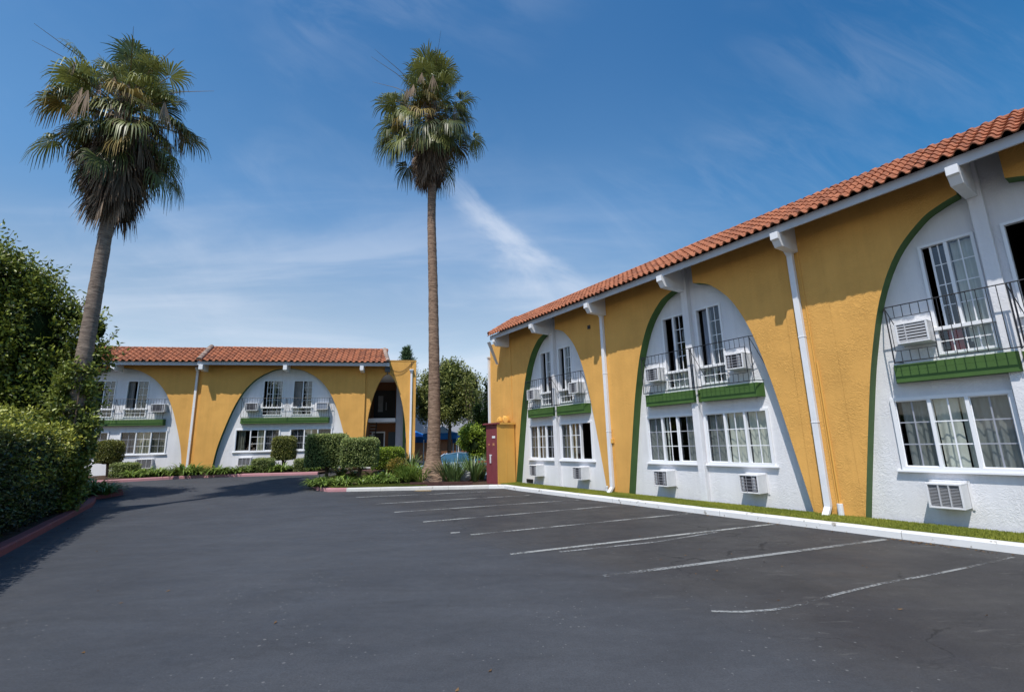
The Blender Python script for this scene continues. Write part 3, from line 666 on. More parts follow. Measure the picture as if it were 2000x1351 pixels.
def cap_row(b, pts, rad, n_t, seed=3):
    """overlapping half-round caps along a line"""
    rr = random.Random(seed); a, c = Vector(pts[0]), Vector(pts[1]); d = (c - a) / n_t; dn = d.normalized(); sd = dn.cross(Vector((0, 0, 1))); 
    if sd.length < .1: sd = Vector((1, 0, 0))
    sd.normalize(); upv = sd.cross(dn)
    for k in range(n_t):
        b.t = min(1, max(0, rr.gauss(.6, .3))); p0 = a + d * k; p1 = a + d * (k + 1.12); A = []; B = []
        for j in range(7):
            an = math.pi * j / 6; o = sd * math.cos(an) * rad + upv * math.sin(an) * rad
            A.append(p0 + o * 1.08); B.append(p1 + o * .92)
        for j in range(6): b.face([A[j], A[j + 1], B[j + 1], B[j]])
        b.face(A)
    b.t = 1.
def eave_beam(parent, x, y0, y1, z1):
    """white rafter tail, cut back under its nose"""
    w = .075; prof = [(y0, z1 - .055), (y0, z1 - .20), (y0 + .05, z1 - .22), (y0 + .13, z1 - .34), (y1, z1 - .34), (y1, z1 + .34), (-.585, z1 + .0), (-.585, z1 - .055)]
    b = MB(); b.hexa([(x - w, p, q) for p, q in prof], [(x + w, p, q) for p, q in prof]); return b.build('eave_beam', M_TRIM, parent, bevel=.006)
def downspout(parent, x, y, z0, z1, lean=0.):
    b = MB(); w = .055
    b.box(x - w, x + w, y - .10, y - .005, z0 + .16, z1 - .25)
    b.hexa([(x - w, y - .10, z1 - .25), (x + w, y - .10, z1 - .25), (x + w, y - .006, z1 - .25), (x - w, y - .006, z1 - .25)], [(x - .10, y - .18, z1 - .06), (x + .10, y - .18, z1 - .06), (x + .10, y - .006, z1 - .06), (x - .10, y - .006, z1 - .06)])
    b.box(x - .11, x + .11, y - .19, y - .004, z1 - .06, z1)
    b.hexa([(x - w, y - .26, z0), (x + w, y - .26, z0), (x + w, y - .16, z0), (x - w, y - .16, z0)], [(x - w, y - .10, z0 + .16), (x + w, y - .10, z0 + .16), (x + w, y - .005, z0 + .16), (x - w, y - .005, z0 + .16)])
    for z in (z0 + 1.7, z0 + 3.4): b.box(x - w - .006, x + w + .006, y - .106, y - .004, z, z + .03)
    return b.build('downspout', M_TRIM, parent, bevel=.006)

# ---- right wing: local x = -u, y = depth behind the yellow wall
angR = math.atan2(-dR[1], -dR[0])
RW = empty('motel_building', pR(0, -10.05), angR, 'near two storey yellow motel wing with narrow white arches, along the parking bays', 'building')
RC = [-12.6, -7.05, -1.48, 4.08]
b = MB(); arch_wall(b, -15.58, 9., -.1, 6.10, [(c, ARCH_R) for c in RC], 0., .268, 0, 1, notch=1)
b.box(-16.72, -15.581, .0, .268, -.1, 5.66, 0); b.build('arch_wall', [M_YEL, M_GREEN], RW)
holes = []
lowL, lowR, upL, upR = (-1.77, -.22), (.02, 1.61), (-.97, -.24), (.07, .78)
for c in RC:
    for a_, c_ in (lowL, lowR): holes.append((c + a_ + .01, c + c_ - .01, .98, 2.19))
    for a_, c_ in (upL, upR): holes.append((c + a_ + .01, c + c_ - .01, 2.87, 4.79))
b = MB(); holed_wall(b, -15.55, 9., -.1, 6.2, .27, .42, holes); b.build('back_wall', M_WHI, RW)
b = MB()
for c in RC: b.box(c - .20, c - .02, .13, .268, -.1, 5.62)
pl_ = None
for c in RC:
    b = MB(); b.box(c - .20, c - .02, .12, .269, -.1, 6.12); b.build('pilaster', M_WHI, RW, bevel=.008)
b = MB(); b.box(-16.72, -16.5, .269, 9, -.1, 5.9); b.box(-16.5, 9, 8.8, 9, -.1, 5.9); b.box(9, 9.2, 0, 9, -.1, 5.9); b.build('end_wall', M_YEL, RW)
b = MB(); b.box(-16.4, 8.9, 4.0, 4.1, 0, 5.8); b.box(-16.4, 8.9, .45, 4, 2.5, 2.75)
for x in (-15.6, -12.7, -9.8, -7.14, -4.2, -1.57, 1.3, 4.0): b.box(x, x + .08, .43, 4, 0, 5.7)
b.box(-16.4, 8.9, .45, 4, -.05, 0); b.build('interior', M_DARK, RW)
b = MB(); b.box(-15.62, 9.2, -.66, -.62, 5.60, 5.765); b.build('fascia', M_FASC, RW, bevel=.005)
b = MB(); tile_roof(b, -15.6, 9.2, -.76, 5.745, .60, 6.66, 7, .175, 4, .055, .022); rf = b.build('roof', M_TILE, RW, smooth=False)
b = MB(); b.face([(-15.6, -.6, 5.72), (9.2, -.6, 5.72), (9.2, .62, 6.60), (-15.6, .62, 6.60)]); b.face([(-15.6, -.6, 5.72), (-15.6, .62, 6.60), (-15.6, .62, 5.72)]); b.box(-16.5, 9.1, .64, 8.8, 5.9, 6.35); b.build('roof_deck', M_WOODB, RW)
b = MB(); cap_row(b, [(-14.0, .62, 6.64), (9.2, .62, 6.64)], .055, 40); b.build('ridge_tiles', M_TILE, rf)
b = MB(); cap_row(b, [(-15.58, -.72, 5.83), (-15.58, .6, 6.66)], .10, 6); b.build('verge_tiles', M_TILE, rf)
for i, c in enumerate(RC): eave_beam(RW, c - .14 + (.0), -.77, .12, 5.655)
for x in (-9.9, -4.33, 1.3, 6.9): eave_beam(RW, x, -.77, .0, 5.655)
eave_beam(RW, -15.3, -.70, 0, 5.655)
for x in (-9.98, -4.40, 1.18, 6.75): downspout(RW, x, 0, .12, 5.52)
# corner pipe at the far end and thin conduits
b = MB(); b.box(-16.80, -16.72, -.09, .0, .2, 5.1); b.box(-16.83, -16.69, -.12, .01, 5.1, 5.16)
b.hexa([(-16.1, -.10, 4.75), (-16.02, -.10, 4.72), (-16.02, -.02, 4.72), (-16.1, -.02, 4.75)], [(-15.75, -.72, 5.52), (-15.66, -.72, 5.52), (-15.66, -.62, 5.56), (-15.75, -.62, 5.56)])
b.build('downspout', M_TRIM, RW, bevel=.004)
def conduit(parent, pts, r=.011, m=None): b = MB(); b.tube(pts, r, 6); return b.build('conduit', m or M_YPAINT, parent)
conduit(RW, [(-15.13, -.012, 1.95), (-15.12, -.012, 5.6)]); conduit(RW, [(-15.13, -.03, 1.9), (-15.2, -.03, 1.45), (-15.24, -.03, 1.35), (-15.24, -.03, .3)], .014)
b = MB(); b.box(-15.2, -15.06, -.07, -.002, 1.86, 2.02); b.build('junction_box', M_YPAINT, RW, bevel=.006)
conduit(RW, [(-4.27, -.013, 5.5), (-4.25, -.013, .3)]); conduit(RW, [(-4.21, -.016, .3), (-4.22, -.016, 3.0)], .016)
conduit(RW, [(-9.86, -.014, .15), (-9.88, -.014, 1.9)], .012); b = MB(); b.box(-9.93, -9.83, -.05, -.002, 1.5, 1.62); b.build('junction_box', M_YPAINT, RW)
b = MB(); b.tube([(-4.20, -.05, .12), (-4.20, -.05, .34)], .05, 12); b.build('cleanout_pipe', M_TRIM, RW)
b = MB(); b.tube([(-10.15, -.1, .10), (-10.15, -.1, .26)], .035, 10); b.tube([(-10.15, -.1, .26), (-10.15, -.1, .30)], .045, 10); b.build('cleanout_pipe', M_AC, RW)
b = MB(); b.box(-10.66, -10.54, -.02, -.002, 5.05, 5.17); b.build('wall_vent', M_IRON, RW)
b = MB(); b.box(-14.62, -14.25, .22, .262, .14, .26); b.build('wall_vent', M_IRON, RW)
cream = [(0, 1, M_CURT)]
def S_(s, mu, *cs): return (s, mu, list(cs))
LOW = {  # per arch: (left window lights, right window lights)
  0: ([S_(True, True, (0, .7, M_CURTT)), S_(False, True, (.1, .5, M_CURTG)), S_(True, True, (.1, 1, M_CURTG))], [S_(True, True, (0, 1, M_CURTT)), S_(False, True, (0, .3, M_CURTT)), S_(None, False, (.9, 1, M_CURTG))]),
  1: ([S_(True, True, (0, 1, M_CURT)), S_(False, True, (.0, .15, M_CURT)), S_(True, True, (.35, 1, M_CURT))], [S_(True, True, (0, 1, M_CURT)), S_(False, True, (0, 1, M_CURT)), S_(False, True, (0, 1, M_CURT))]),
  2: ([S_(True, True, (.12, 1, M_CURT)), S_(False, True, (0, .72, M_CURT), (.78, 1, M_CURT)), S_(True, True, (0, 1, M_CURT))], [S_(True, True, (0, 1, M_CURT)), S_(False, True, (0, 1, M_CURT)), S_(True, True, (0, 1, M_CURT))]),
  3: ([S_(True, True, (0, 1, M_CURT))] * 3, [S_(True, True, (0, 1, M_CURT))] * 3)}
UP = {0: (('open', 'glass'), [[(.2, .45, M_CURTG)], [(0, .5, M_CURTG)]], ('open', 'glass'), [[(.15, .5, M_CURTG)], [(0, .4, M_CURTT)]]),
      1: (('open', 'glass'), [[(.22, .5, M_CURTB)], [(.1, 1, M_CURT)]], ('open', 'glass'), [[(.12, .5, M_CURTB)], [(0, .5, M_CURT)]]),
      2: (('half', 'glass'), [[(.55, 1, M_CURT)], [(.12, .42, M_REDC), (.6, 1, M_CURT)]], ('open', 'glass'), [[(.8, 1, M_BROWN)], [(.1, .5, M_CURT)]]),
      3: (('open', 'glass'), [[(.2, .5, M_CURTG)], [(0, 1, M_CURT)]], ('open', 'glass'), [[(.2, .5, M_CURTG)], [(0, 1, M_CURT)]])}
ordi = ['far', 'middle', 'near']
for i, c in enumerate(RC):
    low_window(RW, c + lowL[0], c + lowL[1], .965, 2.20, .27, LOW[i][0]); low_window(RW, c + lowR[0], c + lowR[1], .965, 2.20, .27, LOW[i][1])
    high_window(RW, c + upL[0], c + upL[1], .27, 2.86, 3.27, 3.33, 4.80, UP[i][0], UP[i][1]); high_window(RW, c + upR[0], c + upR[1], .27, 2.86, 3.27, 3.33, 4.80, UP[i][2], UP[i][3])
    ledge(RW, c - 1.56, c - .06, .05, .268, 2.45, 2.755, .07); ledge(RW, c + .13, c + 1.52, .05, .268, 2.45, 2.755, .07)
    railing(RW, c - 1.50, c + 1.57, -.075, 2.79, 3.77, .27, [(c - 1.46, c - .90, 2.98, 3.56), (c + .90, c + 1.44, 2.98, 3.56)], [c + .03, c + .07])
    if i == 3: continue
    G = 'air conditioners in the wall of the right wing'
    nm = ['far arch', 'middle arch', 'nearest arch'][i]
    ac_unit(RW, c - 1.41, c - .97, -.08, .27, .40, .79, 'fins' if i == 2 else 'bars', f"{'fin fronted' if i==2 else 'barred'} air conditioner low on the left in the right wing's {nm}", G)
    ac_unit(RW, c - 1.41, c - .97, -.08, .27, 3.09, 3.45, 'wide' if i == 2 else 'bars', f"{'slatted' if i==2 else 'barred'} air conditioner behind left railing in the right wing's {nm}", G)
    if i < 2:
        ac_unit(RW, c + .94, c + 1.37, -.08, .27, .40, .79, 'bars', f"barred air conditioner low on the right in the right wing's {nm}", G)
        ac_unit(RW, c + .94, c + 1.37, -.08, .27, 3.09, 3.45, 'bars', f"barred air conditioner behind right railing in the right wing's {nm}", G)

# ---- left wing: local x = u, y = depth behind the yellow wall
angL = math.atan2(dL[1], dL[0])
LW = empty('motel_building', pL(0, 27.2, .46), angL, 'far yellow motel wing across the lot with two wide white arches', 'building')
YA = .22   # the left part stands back a little
b = MB(); arch_wall(b, -26, -11.17, -.6, 5.95, [(-23.3, ARCH_L), (-15.1, ARCH_L)], YA, YA + .20, 0, 1); b.build('arch_wall', [M_YEL, M_GREEND], LW)
b = MB(); arch_wall(b, -11.17, -2.90, -.6, 5.95, [(-6.97, ARCH_L)], 0, .24, 0, 1); b.box(-11.17, -11.0, .24, .6, -.6, 5.5, 0); b.build('arch_wall', [M_YEL, M_GREEND], LW)
b = MB(); arch_wall(b, -2.90, -.12, -.6, 5.87, [(-1.72, ARCH_E)], .12, .36, 0, 1); b.box(-1.7, -.10, .10, .38, 5.87, 5.92, 0); b.build('arch_wall', [M_YEL, M_YEL], LW)
lw_lowL, lw_lowR, lw_upL, lw_upR = (-2.46, -.25), (.23, 2.39), (-1.27, -.25), (.25, 1.27)
holes = []
for c, dy in ((-15.1, YA), (-6.97, 0)):
    for a_, c_ in (lw_lowL, lw_lowR): holes.append((c + a_ + .01, c + c_ - .01, .99, 2.13))
    for a_, c_ in (lw_upL, lw_upR): holes.append((c + a_ + .01, c + c_ - .01, 2.87, 4.75))
b = MB(); holed_wall(b, -11.0, -3.1, -.6, 5.55, .25, .40, holes[4:]); b.build('back_wall', M_WHI, LW)
b = MB(); holed_wall(b, -26, -11.2, -.6, 5.55, .25 + YA, .40 + YA, holes[:4]); b.build('back_wall', M_WHI, LW)
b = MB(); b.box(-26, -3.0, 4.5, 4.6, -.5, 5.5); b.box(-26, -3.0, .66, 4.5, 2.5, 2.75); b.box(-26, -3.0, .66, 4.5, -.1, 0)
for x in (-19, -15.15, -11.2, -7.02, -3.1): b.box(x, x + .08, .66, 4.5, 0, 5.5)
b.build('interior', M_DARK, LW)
for x0, x1, dy, cp in ((-26, -11.25, YA, 0), (-11.2, -1.60, 0, 1)):
    b = MB(); b.box(x0 - .02, x1 + .02, -.66 + dy, -.62 + dy, 5.45, 5.64); b.build('fascia', M_FASC, LW, bevel=.005)
    b = MB(); tile_roof(b, x0 + .1 * cp, x1 - .14 * cp, -.76 + dy, 5.635, .60 + dy, 6.62 - .04 * (1 - cp), 6, seed=8 + cp); rf = b.build('roof', M_TILE, LW)
    b = MB(); b.face([(x0, -.6 + dy, 5.60), (x1, -.6 + dy, 5.60), (x1 - .3 * cp, .62 + dy, 6.50), (x0, .62 + dy, 6.50)]); b.box(x0, x1 - .35, .64 + dy, 9, 5.7, 6.2)
    b.face([(x1 - .02, -.6 + dy, 5.60), (x1 - .3, .62 + dy, 6.50), (x1 - .3, .62 + dy, 5.6)]); b.build('roof_deck', M_WOODB, LW)
    b = MB(); cap_row(b, [(x0, .62 + dy, 6.62 - .04 * (1 - cp)), (x1 - .35 * cp, .62 + dy, 6.62 - .04 * (1 - cp))], .07, 24); b.build('ridge_tiles', M_TILE, rf)
    if cp:
        b = MB(); cap_row(b, [(x0 + .06, -.74, 5.70), (x0 + .06, .6, 6.66)], .13, 6, 5); cap_row(b, [(x1 - .06, -.74, 5.70), (x1 - .36, .6, 6.64)], .12, 6, 6); b.build('verge_tiles', M_TILEP, rf)
b = MB(); b.box(-26, -2.9, 9, 9.2, -.5, 5.6); b.box(-26.2, -26, 0, 9, -.5, 5.6); b.build('end_wall', M_YEL, LW)
for x, dy in ((-23.3, YA), (-19.1, YA), (-15.1, YA), (-11.02, 0), (-6.97, 0), (-3.05, 0)):
    w = .095; b = MB(); b.hexa([(x - w, y, z) for y, z in ((-.75 + dy, 5.45), (-.75 + dy, 5.20), (-.4 + dy, 5.16), (dy, 5.16), (dy, 5.85), (-.60 + dy, 5.50), (-.60 + dy, 5.45))], [(x + w, y, z) for y, z in ((-.75 + dy, 5.45), (-.75 + dy, 5.20), (-.4 + dy, 5.16), (dy, 5.16), (dy, 5.85), (-.60 + dy, 5.50), (-.60 + dy, 5.45))]); b.build('eave_beam', M_TRIM, LW, bevel=.006)
downspout(LW, -11.50, YA, -.1, 5.44); downspout(LW, -.38, .12, .0, 5.38)
for c, dy, spec in ((-15.1, YA, 0), (-6.97, 0, 1)):
    y = .25 + dy
    if spec:
        low_window(LW, c + lw_lowL[0], c + lw_lowL[1], .97, 2.15, y, [S_(True, False, (.1, .62, M_CURTT)), S_(False, True, (.45, 1, M_CURTT)), S_(True, True, (0, 1, M_CURTG))])
        low_window(LW, c + lw_lowR[0], c + lw_lowR[1], .97, 2.15, y, [S_(True, True, (0, 1, M_CURTG)), S_(False, True, (0, .6, M_CURTT)), S_(True, False, (0, 1, M_CURTG))])
        high_window(LW, c + lw_upL[0], c + lw_upL[1], y, 2.86, 3.24, 3.32, 4.76, ('half', 'glass'), [[(.5, .62, M_CURTT), (.72, 1, M_CURTG)], [(.3, 1, M_CURTG)]])
        high_window(LW, c + lw_upR[0], c + lw_upR[1], y, 2.86, 3.24, 3.32, 4.76, ('open', 'glass'), [[(.0, .44, M_CURTG)], [(0, .5, M_CURTT)]])
    else:
        low_window(LW, c + lw_lowL[0], c + lw_lowL[1], .97, 2.15, y, [S_(True, True, (0, 1, M_CURTG))] * 3)
        low_window(LW, c + lw_lowR[0], c + lw_lowR[1], .97, 2.15, y, [S_(True, True, (0, 1, M_CURTG)), S_(False, True, (0, 1, M_CURTT)), S_(True, True, (0, 1, M_CURTT))])
        high_window(LW, c + lw_upL[0], c + lw_upL[1], y, 2.86, 3.24, 3.32, 4.76, ('open', 'glass'), [[(0, .1, M_CURTG)], [(0, .2, M_CURTG)]])
        high_window(LW, c + lw_upR[0], c + lw_upR[1], y, 2.86, 3.24, 3.32, 4.76, ('open', 'glass'), [[(.0, .26, M_CURTG)], [(0, .3, M_CURTT)]])
    ledge(LW, c - 2.20, c + 2.20, .03 + dy, .248 + dy, 2.43, 2.73, .03)
    railing(LW, c - 2.16, c + 2.22, -.09 + dy, 2.76, 3.76, .25 + dy, [], [c + .03], .125)
    G = 'air conditioners in the wall of the left wing'
    if spec:
        ac_unit(LW, c - 2.0, c - 1.38, -.12, .25, 3.10, 3.50, 'bars', 'grey barred air conditioner left of the upper windows in the fully visible left wing arch', G)
        ac_unit(LW, c + 1.56, c + 2.14, -.12, .25, 3.12, 3.50, 'blank', 'flat dark fronted air conditioner right of the upper windows in the left wing', G)
        ac_unit(LW, c - 2.15, c - 1.55, .05, .25, .26, .68, 'fins', 'white framed vent unit near the ground in the fully visible left wing arch', G)
    else:
        ac_unit(LW, c + 1.62, c + 2.26, -.12 + dy, .25 + dy, 3.10, 3.50, 'bars', 'grey barred air conditioner beside the upper windows in the half hidden left wing arch', G)
        ac_unit(LW, c + 1.20, c + 1.92, .05 + dy, .25 + dy, .28, .74, 'fins', 'white framed vent unit near the ground above strappy leaves in the half hidden arch', G)
# entrance passage: back wall with doors, upper gallery, side wall, stair
b = MB(); b.box(-2.95, -2.85, .36, 8.6, -.5, 5.5); b.box(-2.85, -1.30, 3.6, 3.7, -.3, 5.5); b.build('passage_wall', M_BROWN, LW)
b = MB(); b.box(-1.30, -.86, 2.6, 3.7, -.3, 5.5); b.build('passage_wall', M_GRY, LW)
b = MB(); b.box(-2.85, -.15, .38, 8, 5.08, 5.2); b.build('passage_ceiling', M_TRIM, LW)
b = MB(); b.box(-.86, -.72, 2.5, 2.75, -.3, 5.07); b.build('passage_trim', M_GREEN, LW)
b = MB(); b.box(-2.85, -1.31, 1.9, 3.6, 2.50, 2.72); b.build('gallery_floor', M_TRIM, LW)
b = MB(); b.box(-2.70, -1.40, 3.5, 3.56, 2.75, 4.55); b.build('dark_opening', M_DARK, LW)
b = MB(); b.box(-2.45, -2.15, 3.46, 3.495, 3.2, 4.2); b.box(-1.98, -1.93, 3.44, 3.495, 3.3, 3.8); b.build('gallery_curtain', M_CURTG, LW)
d_ = MB(); d_.box(-1.78, -1.18, 3.52, 3.59, -.2, 1.95); d_.build('door', M_DOOR, LW)
b = MB(); b.box(-2.7, -2.05, 3.52, 3.58, .2, 1.9); b.build('dark_opening', M_DARK, LW)
b = MB(); b.box(-2.78, -2.7, 3.5, 3.59, .1, 1.98); b.box(-2.05, -1.98, 3.5, 3.59, -.2, 1.98); b.box(-2.7, -2.05, 3.5, 3.59, 1.9, 1.98); b.build('door_frame', M_TRIM, LW)
b = MB()
for k in range(14): b.box(-2.82, -2.45, 3.1 - k * .16, 3.34 - k * .16, 2.5 - k * .19, 2.54 - k * .19)
b.build('stair', M_CONC, LW)
b = MB(); b.tube([(-2.44, 1.1, .8), (-2.44, 3.3, 3.5)], .018, 6)
for k in range(8): b.tube([(-2.44, 1.2 + k * .28, .1 + k * .33), (-2.44, 1.2 + k * .28, .92 + k * .34)], .010, 5)
b.build('stair_railing', M_IRON, LW)
b = MB(); b.box(-3, 0, .3, 4, -.35, -.05); b.build('passage_floor', M_CONC, LW)
b = MB(); b.box(-1.86, -1.58, -.12, .118, 5.22, 5.50); b.tube([(-1.72, .0, 5.22), (-1.72, .0, 5.06)], .03, 8); b.build('security_light', mat('light_housing', (.09, .11, .14), .5, .4), LW, bevel=.01)
def sag(a_, c_, d, n=10): a_, c_ = Vector(a_), Vector(c_); return [a_.lerp(c_, k / n) - Vector((0, 0, d * math.sin(math.pi * k / n))) for k in range(n + 1)]
M_CABLE = mat('cable', (.10, .07, .05), .6)
for a_, c_, d in (((-1.58, .09, 5.45), (-.30, .10, 5.88), .38), ((-1.45, .09, 5.10), (-.22, .10, 5.88), .30), ((-.42, .1, 5.88), (-.35, .1, 5.3), 0)): conduit(LW, sag(a_, c_, d), .009, M_CABLE)
b = MB(); b.tube([(-4.05, .14, 1.55), (-4.05, .14, 1.68)], .07, 10); b.box(-4.13, -3.97, .10, .249, 1.66, 1.80); b.build('wall_lamp', M_AC, LW)

# ------------------------------------------------------------------ palms
M_FROND = leaf_mat('palm_frond', (.23, .25, .065), (.045, .065, .020), .42, .5, .22)
M_FRONDY = leaf_mat('palm_frond_yellowing', (.33, .23, .06), (.16, .13, .04), .6, .3, .15)
M_DEAD = leaf_mat('dead_frond', (.26, .19, .135), (.085, .060, .045), .85, .15, .08)
M_PETI = mat('petiole', (.17, .12, .05), .6, .3, vary=(5, .3))
def palm_bark(name, col, col2):
    m = mat(name, col, .9, .1, vary=(7, .3)); N, L = nodes(m); b = N['Principled BSDF']; t = N.new('ShaderNodeTexCoord')
    mp = N.new('ShaderNodeMapping'); mp.inputs['Scale'].default_value = (4, 4, 22); L.new(t.outputs['Object'], mp.inputs['Vector'])
    n = N.new('ShaderNodeTexNoise'); n.inputs['Scale'].default_value = 1.; n.inputs['Detail'].default_value = 6; n.inputs['Roughness'].default_value = .7; n.inputs['Distortion'].default_value = .5; L.new(mp.outputs[0], n.inputs['Vector'])
    bp = N.new('ShaderNodeBump'); bp.inputs['Strength'].default_value = .9; bp.inputs['Distance'].default_value = .03; L.new(n.outputs[0], bp.inputs['Height']); L.new(bp.outputs[0], b.inputs['Normal'])
    mr = N.new('ShaderNodeMapRange'); mr.inputs['From Min'].default_value = .36; mr.inputs['From Max'].default_value = .62; L.new(n.outputs[0], mr.inputs['Value'])
    x = N.new('ShaderNodeMix'); x.data_type = 'RGBA'; L.new(mr.outputs[0], x.inputs[0]); x.inputs[6].default_value = (*col2, 1); x.inputs[7].default_value = (*col, 1); L.new(x.outputs[2], b.inputs['Base Color'])
    return m
M_PALM1 = palm_bark('palm_bark_grey', (.30, .235, .19), (.12, .09, .075)); M_PALM2 = palm_bark('palm_bark_brown', (.36, .245, .175), (.11, .07, .05))
def frond_mesh(acc, base, az, el, plen, blen, seg=30, spread=110, droop=.35, fold=.2, twist=0., tone=(.0, 1.), wmul=1.):
    """costapalmate fan: petiole from base, blade of pointed segments that hang at their tips"""
    d = np.array([math.cos(el) * math.cos(az), math.cos(el) * math.sin(az), math.sin(el)])
    side = np.cross(d, [0, 0, 1.]); side /= max(np.linalg.norm(side), 1e-6); upv = np.cross(side, d)
    side = side * math.cos(twist) + upv * math.sin(twist); upv = np.cross(side, d)
    # petiole bends down a little
    hub = base + d * plen - np.array([0, 0, plen * plen * .10 * math.cos(el)])
    acc['pet'].append((base, base + d * plen * .5 - np.array([0, 0, plen * plen * .02]), hub))
    d2 = d - np.array([0, 0, .28 * math.cos(el)]); d2 /= np.linalg.norm(d2); upv = np.cross(side, d2)
    ph = np.radians(np.linspace(-spread, spread, seg)) + rng.normal(0, .02, seg); dph = math.radians(2 * spread) / seg
    L_ = blen * (1 - .30 * (np.abs(ph) / math.pi)) * rng.uniform(.88, 1.06, seg)
    dirs = np.cos(ph)[:, None] * d2 + np.sin(ph)[:, None] * side + (fold * np.abs(np.sin(ph)))[:, None] * upv
    dirs = unit(dirs); tang = unit(-np.sin(ph)[:, None] * d2 + np.cos(ph)[:, None] * side)
    rs = [.06, .45, .72, 1.0]; ws = [.06 * dph * 1.1, .45 * dph * 1.0, .45 * dph * .75, .0]
    dr = [0, .05, .30, 1.0]; rows = []
    dk = droop * blen * rng.uniform(.6, 1.4, seg)
    for r_, w_, q in zip(rs, ws, dr):
        c = hub + dirs * (L_ * r_)[:, None] + np.array([0, 0, -1.]) * (dk * q)[:, None] - dirs * (dk * q * .45)[:, None]
        hw = tang * (w_ * blen * .55 * wmul + (.004 if w_ == 0 else 0)); rows.append((c - hw, c + hw))
    V = []; F = []; o = acc['n']
    for k in range(4): V += [rows[k][0], rows[k][1]]
    V = np.stack(V, 1).reshape(-1, 3); b_ = np.arange(seg) * 8 + o
    for k in range(3): F.append(np.stack([b_ + 2 * k, b_ + 2 * k + 1, b_ + 2 * k + 3, b_ + 2 * k + 2], 1))
    acc['V'].append(V); acc['F'].append(np.concatenate(F)); acc['n'] += len(V)
    t = rng.uniform(*tone); acc['T'].append(np.tile(np.clip(t + rng.normal(0, .18, seg), 0, 1), 3))
def new_acc(): return {'V': [], 'F': [], 'T': [], 'n': 0, 'pet': []}
def flush(acc, name, m, parent):
    if not acc['V']: return
    o = np_mesh(name, np.concatenate(acc['V']), np.concatenate(acc['F']), m, parent, tone=np.concatenate(acc['T'])); return o
def palm(base, rings, crown, label, bark, nf, ndead, reach, sk, seed, name='palm_tree'):
    global rng
    rng = np.random.default_rng(seed); e = empty(name, base, 0, label, 'palm tree', 'tall fan palms')
    B = MB(); pts = []; rad = []
    zz = np.linspace(0, rings[-1][0], 150)
    for z in zz:
        x = np.interp(z, [r[0] for r in rings], [r[1] for r in rings]); y = np.interp(z, [r[0] for r in rings], [r[2] for r in rings]); r_ = np.interp(z, [r[0] for r in rings], [r[3] for r in rings])
        pts.append((x, y, z)); rad.append(r_ * (1 + rng.uniform(-.035, .035)))
    B.tube(pts, rad, 18); B.build('trunk', bark, e, smooth=True)
    cx_, cy_, cz_ = crown
    g = new_acc(); yel = new_acc(); dead = new_acc()
    for k in range(nf):
        f = (k + .5) / nf; az = k * 2.39996 + rng.normal(0, .25)
        el = math.radians(min(82, 80 - 128 * f ** .9 + rng.normal(0, 15))); z = cz_ + .35 * (1 - f) - .95 * f
        base_ = np.array([cx_ + .12 * math.cos(az), cy_ + .12 * math.sin(az), z]); pl = reach * (.48 + .20 * rng.normal()) ; bl = reach * rng.uniform(.31, .47)
        acc = yel if (f > .55 and rng.random() < .16) else g
        frond_mesh(acc, base_, az, el, min(max(pl, reach * .16), reach * .70), bl, seg=34, wmul=.78, spread=rng.uniform(95, 135), droop=.26 + .40 * f, fold=rng.uniform(.05, .4), twist=rng.normal(0, .35), tone=(.25, 1.) if f < .6 else (.0, .8))
    flush(g, 'crown', M_FROND, e); flush(yel, 'yellowing_fronds', M_FRONDY, e)
    z_top, z_bot, r_top = sk
    for k in range(ndead):
        f = rng.random() ** .8; z = z_top + (z_bot + 1.0 - z_top) * f; az = rng.uniform(0, 6.283)
        rr_ = (r_top * (1 - f) ** .7 + .16) * rng.uniform(.35, 1.)
        b0 = np.array([cx_ + rr_ * .5 * math.cos(az), cy_ + rr_ * .5 * math.sin(az), z]); el = math.radians(-64 - 22 * rng.random() - 6 * f)
        frond_mesh(dead, b0, az, el, rng.uniform(.2, .5), rng.uniform(.75, 1.15), seg=16, spread=rng.uniform(22, 48), droop=.35, fold=.6, twist=rng.normal(0, .6), tone=(.0, 1.), wmul=1.1)
    for k in range(int(ndead * .22)):   # loose grey streamers in the crown
        az = rng.uniform(0, 6.283); r_ = reach * rng.uniform(.2, .75); b0 = np.array([cx_ + r_ * math.cos(az), cy_ + r_ * math.sin(az), cz_ + rng.uniform(-1.2, .5)])
        frond_mesh(dead, b0, az, math.radians(-80), .05, rng.uniform(.6, 1.1), seg=7, spread=14, droop=.1, tone=(.3, 1.))
    flush(dead, 'dead_frond_skirt', M_DEAD, e)
    P_ = MB()
    for a in (g, yel):
        for p0, p1, p2 in a['pet']: P_.tube([p0, p1, p2], [.028, .02, .012], 4, cap=False)
    for k in range(5):
        az = rng.uniform(0, 6.283); p0 = np.array([cx_, cy_, cz_ + .2]); d = np.array([math.cos(az), math.sin(az), .55]); P_.tube([p0, p0 + d * reach * .6, p0 + d * reach * 1.02 - np.array([0, 0, .25])], [.02, .012, .004], 4, cap=False)
    P_.build('petioles', M_PETI, e)
    return e
